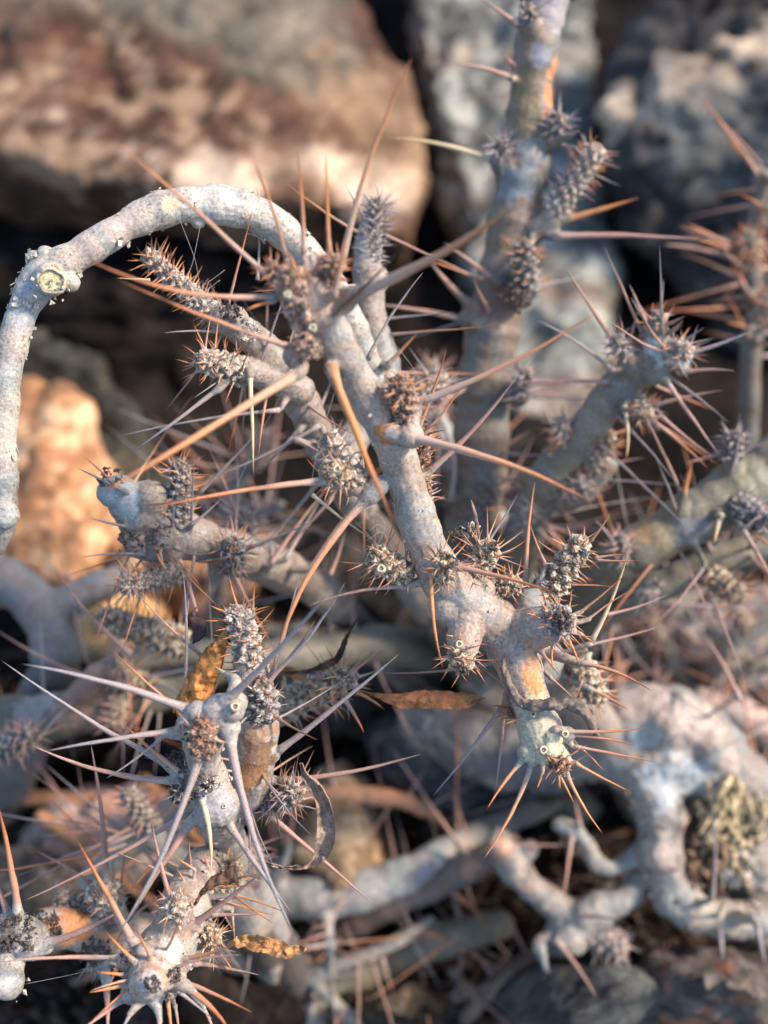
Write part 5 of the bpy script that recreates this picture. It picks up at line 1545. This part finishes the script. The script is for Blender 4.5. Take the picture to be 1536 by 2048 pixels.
# ================================================================== fallen twigs in the litter
rr = random.Random(99)
where = ['under the bottom head', 'near the hooked leaf', 'beside the brown stone', 'at the bottom edge', 'by the pale limb', 'under the gnarled trunk', 'in the bottom right', 'behind the star of spines', 'near the left edge', 'by the blue-grey stone']
for k in range(10):
    x, y = rr.uniform(50, 1500), rr.uniform(1700, 2040)
    if k > 6:
        x, y = rr.uniform(30, 1500), rr.uniform(1250, 1700)
    gd = CAM_Z * 100 / (math.sin(_p) + (y - 1024) / FPX * math.cos(_p)) - 4.2
    an = rr.uniform(0, 3.1)
    ln = rr.uniform(90, 240)
    pts = [(x + math.cos(an) * ln * q + rr.uniform(-12, 12), y + math.sin(an) * ln * q * .6 + rr.uniform(-8, 8), gd + rr.uniform(-.4, .4)) for q in (-1, -.4, .2, 1)]
    c = catmull(np.array([P(*q) for q in pts]), 6)
    mb = MB()
    mb.tube(c, R(rr.uniform(9, 16), gd) * np.linspace(1, .6, len(c)), 10)
    me = mb.mesh('fallen_twig', c[0])
    vv = getv(me)
    tone = rr.choice([(.22, .17, .13), (.30, .27, .24), (.34, .18, .10), (.14, .11, .09)])
    cc = np.repeat(np.array([tone]), len(vv), 0) * (1 + .6 * fbm(vv * 200, k, 3))[:, None]
    setcol(me, cc)
    o = link('fallen_twig', me, M_ROCK, loc=c[0])
    tag(o, 'short dead twig in the blurred litter ' + where[k], 'twig', 'fallen twigs in the litter')

# ================================================================== litter: crumbs, shed spines and bark bits between the stones
rr = random.Random(123)
mb = MB()
for k in range(4200):
    x, y = rr.uniform(-100, 1640), rr.uniform(1080, 2120)
    gd = CAM_Z / (math.sin(_p) + (y - 1024) / FPX * math.cos(_p)) * 100
    q = P(x, y, gd)
    h_ = fbm(np.array([[q[0], q[1], 0.0]]) * 9, 3, 5, 0.55)[0] * 0.02 - 0.01 + max(0, fbm(np.array([[q[0], q[1], 0.0]]) * 45, 8, 3)[0]) * 0.01
    q = np.array([q[0], q[1], h_ + .0012])
    z = rr.uniform(.0012, .0042)
    ico = np.array([(0, 0, 1), (.9, 0, -.2), (-.4, .8, -.3), (-.5, -.8, -.2), (.2, .1, -1)]) * z
    if rr.random() < .35:
        ico *= np.array([rr.uniform(2, 6), .3, .3])
    else:
        ico *= np.array([rr.uniform(.6, 1.8), rr.uniform(.4, 1.2), rr.uniform(.2, .7)])
    m = np.array(Matrix.Rotation(rr.uniform(0, 6.28), 3, 'Z') @ Matrix.Rotation(rr.uniform(-.5, .5), 3, 'X'))
    mb.add(ico @ m.T + q, [(0, 1, 2), (0, 2, 3), (0, 3, 1), (4, 2, 1), (4, 3, 2), (4, 1, 3)])
me = mb.mesh('litter', smooth=False)
vv = getv(me)
cc = np.repeat(np.array([[.05, .038, .03]]), len(vv), 0)
nz_ = pnoise(vv * 300, 4)
cc = mixc(cc, (.15, .125, .105), sstep(nz_, .1, .3))
cc = mixc(cc, (.12, .065, .04), sstep(-nz_, .15, .35))
setcol(me, cc)
me.polygons.foreach_set('use_smooth', [False] * len(me.polygons))
o = link('litter', me, M_ROCK, kind='stuff')
o['label'] = 'crumbs, shed spines and bark bits littering the shade-darkened soil between the stones'
o['category'] = 'litter'

# ================================================================== spider silk
def web(lst, label):
    base = P(*lst[0][0])
    mb = MB()
    for l in lst:
        c = catmull(np.array([P(*q) for q in l]), 8)
        mb.tube(c, np.full(len(c), .000028), 5, cap=False)
    o = link('spider_silk', mb.mesh('spider_silk', base), M_WEB, loc=base)
    tag(o, label, 'spider silk')


web([[(565, 785, 22), (520, 870, 22.4), (470, 980, 23.5)], [(690, 720, 21.5), (640, 880, 22), (620, 980, 23)], [(700, 640, 21.5), (770, 730, 22), (850, 800, 23)], [(705, 625, 21.5), (790, 690, 22), (850, 770, 23)],
     [(480, 590, 20.5), (560, 720, 21), (590, 780, 21.5)]], 'thin silk threads strung between the spiny head and the shoots below it')
web([[(360, 440, 25.2), (390, 520, 25.4), (400, 580, 25.6)], [(400, 455, 25.4), (380, 540, 25.4), (350, 560, 25.4)], [(440, 560, 25.6), (400, 590, 25.6), (370, 610, 25.6)], [(345, 600, 25.6), (400, 575, 25.5), (450, 540, 25.6)]],
    'thin silk threads hanging below the top of the arching branch')
web([[(740, 1060, 23.4), (760, 1050, 23.6), (790, 1080, 24)], [(735, 1080, 23.4), (765, 1065, 23.6), (785, 1100, 24)], [(750, 1100, 23.6), (770, 1050, 23.4), (745, 1020, 23.2)], [(50, 1968, 24), (140, 1950, 24), (240, 1925, 23.6)]],
    'tiny web in the fork beside the orange-tipped shoot at the left of the main stem')
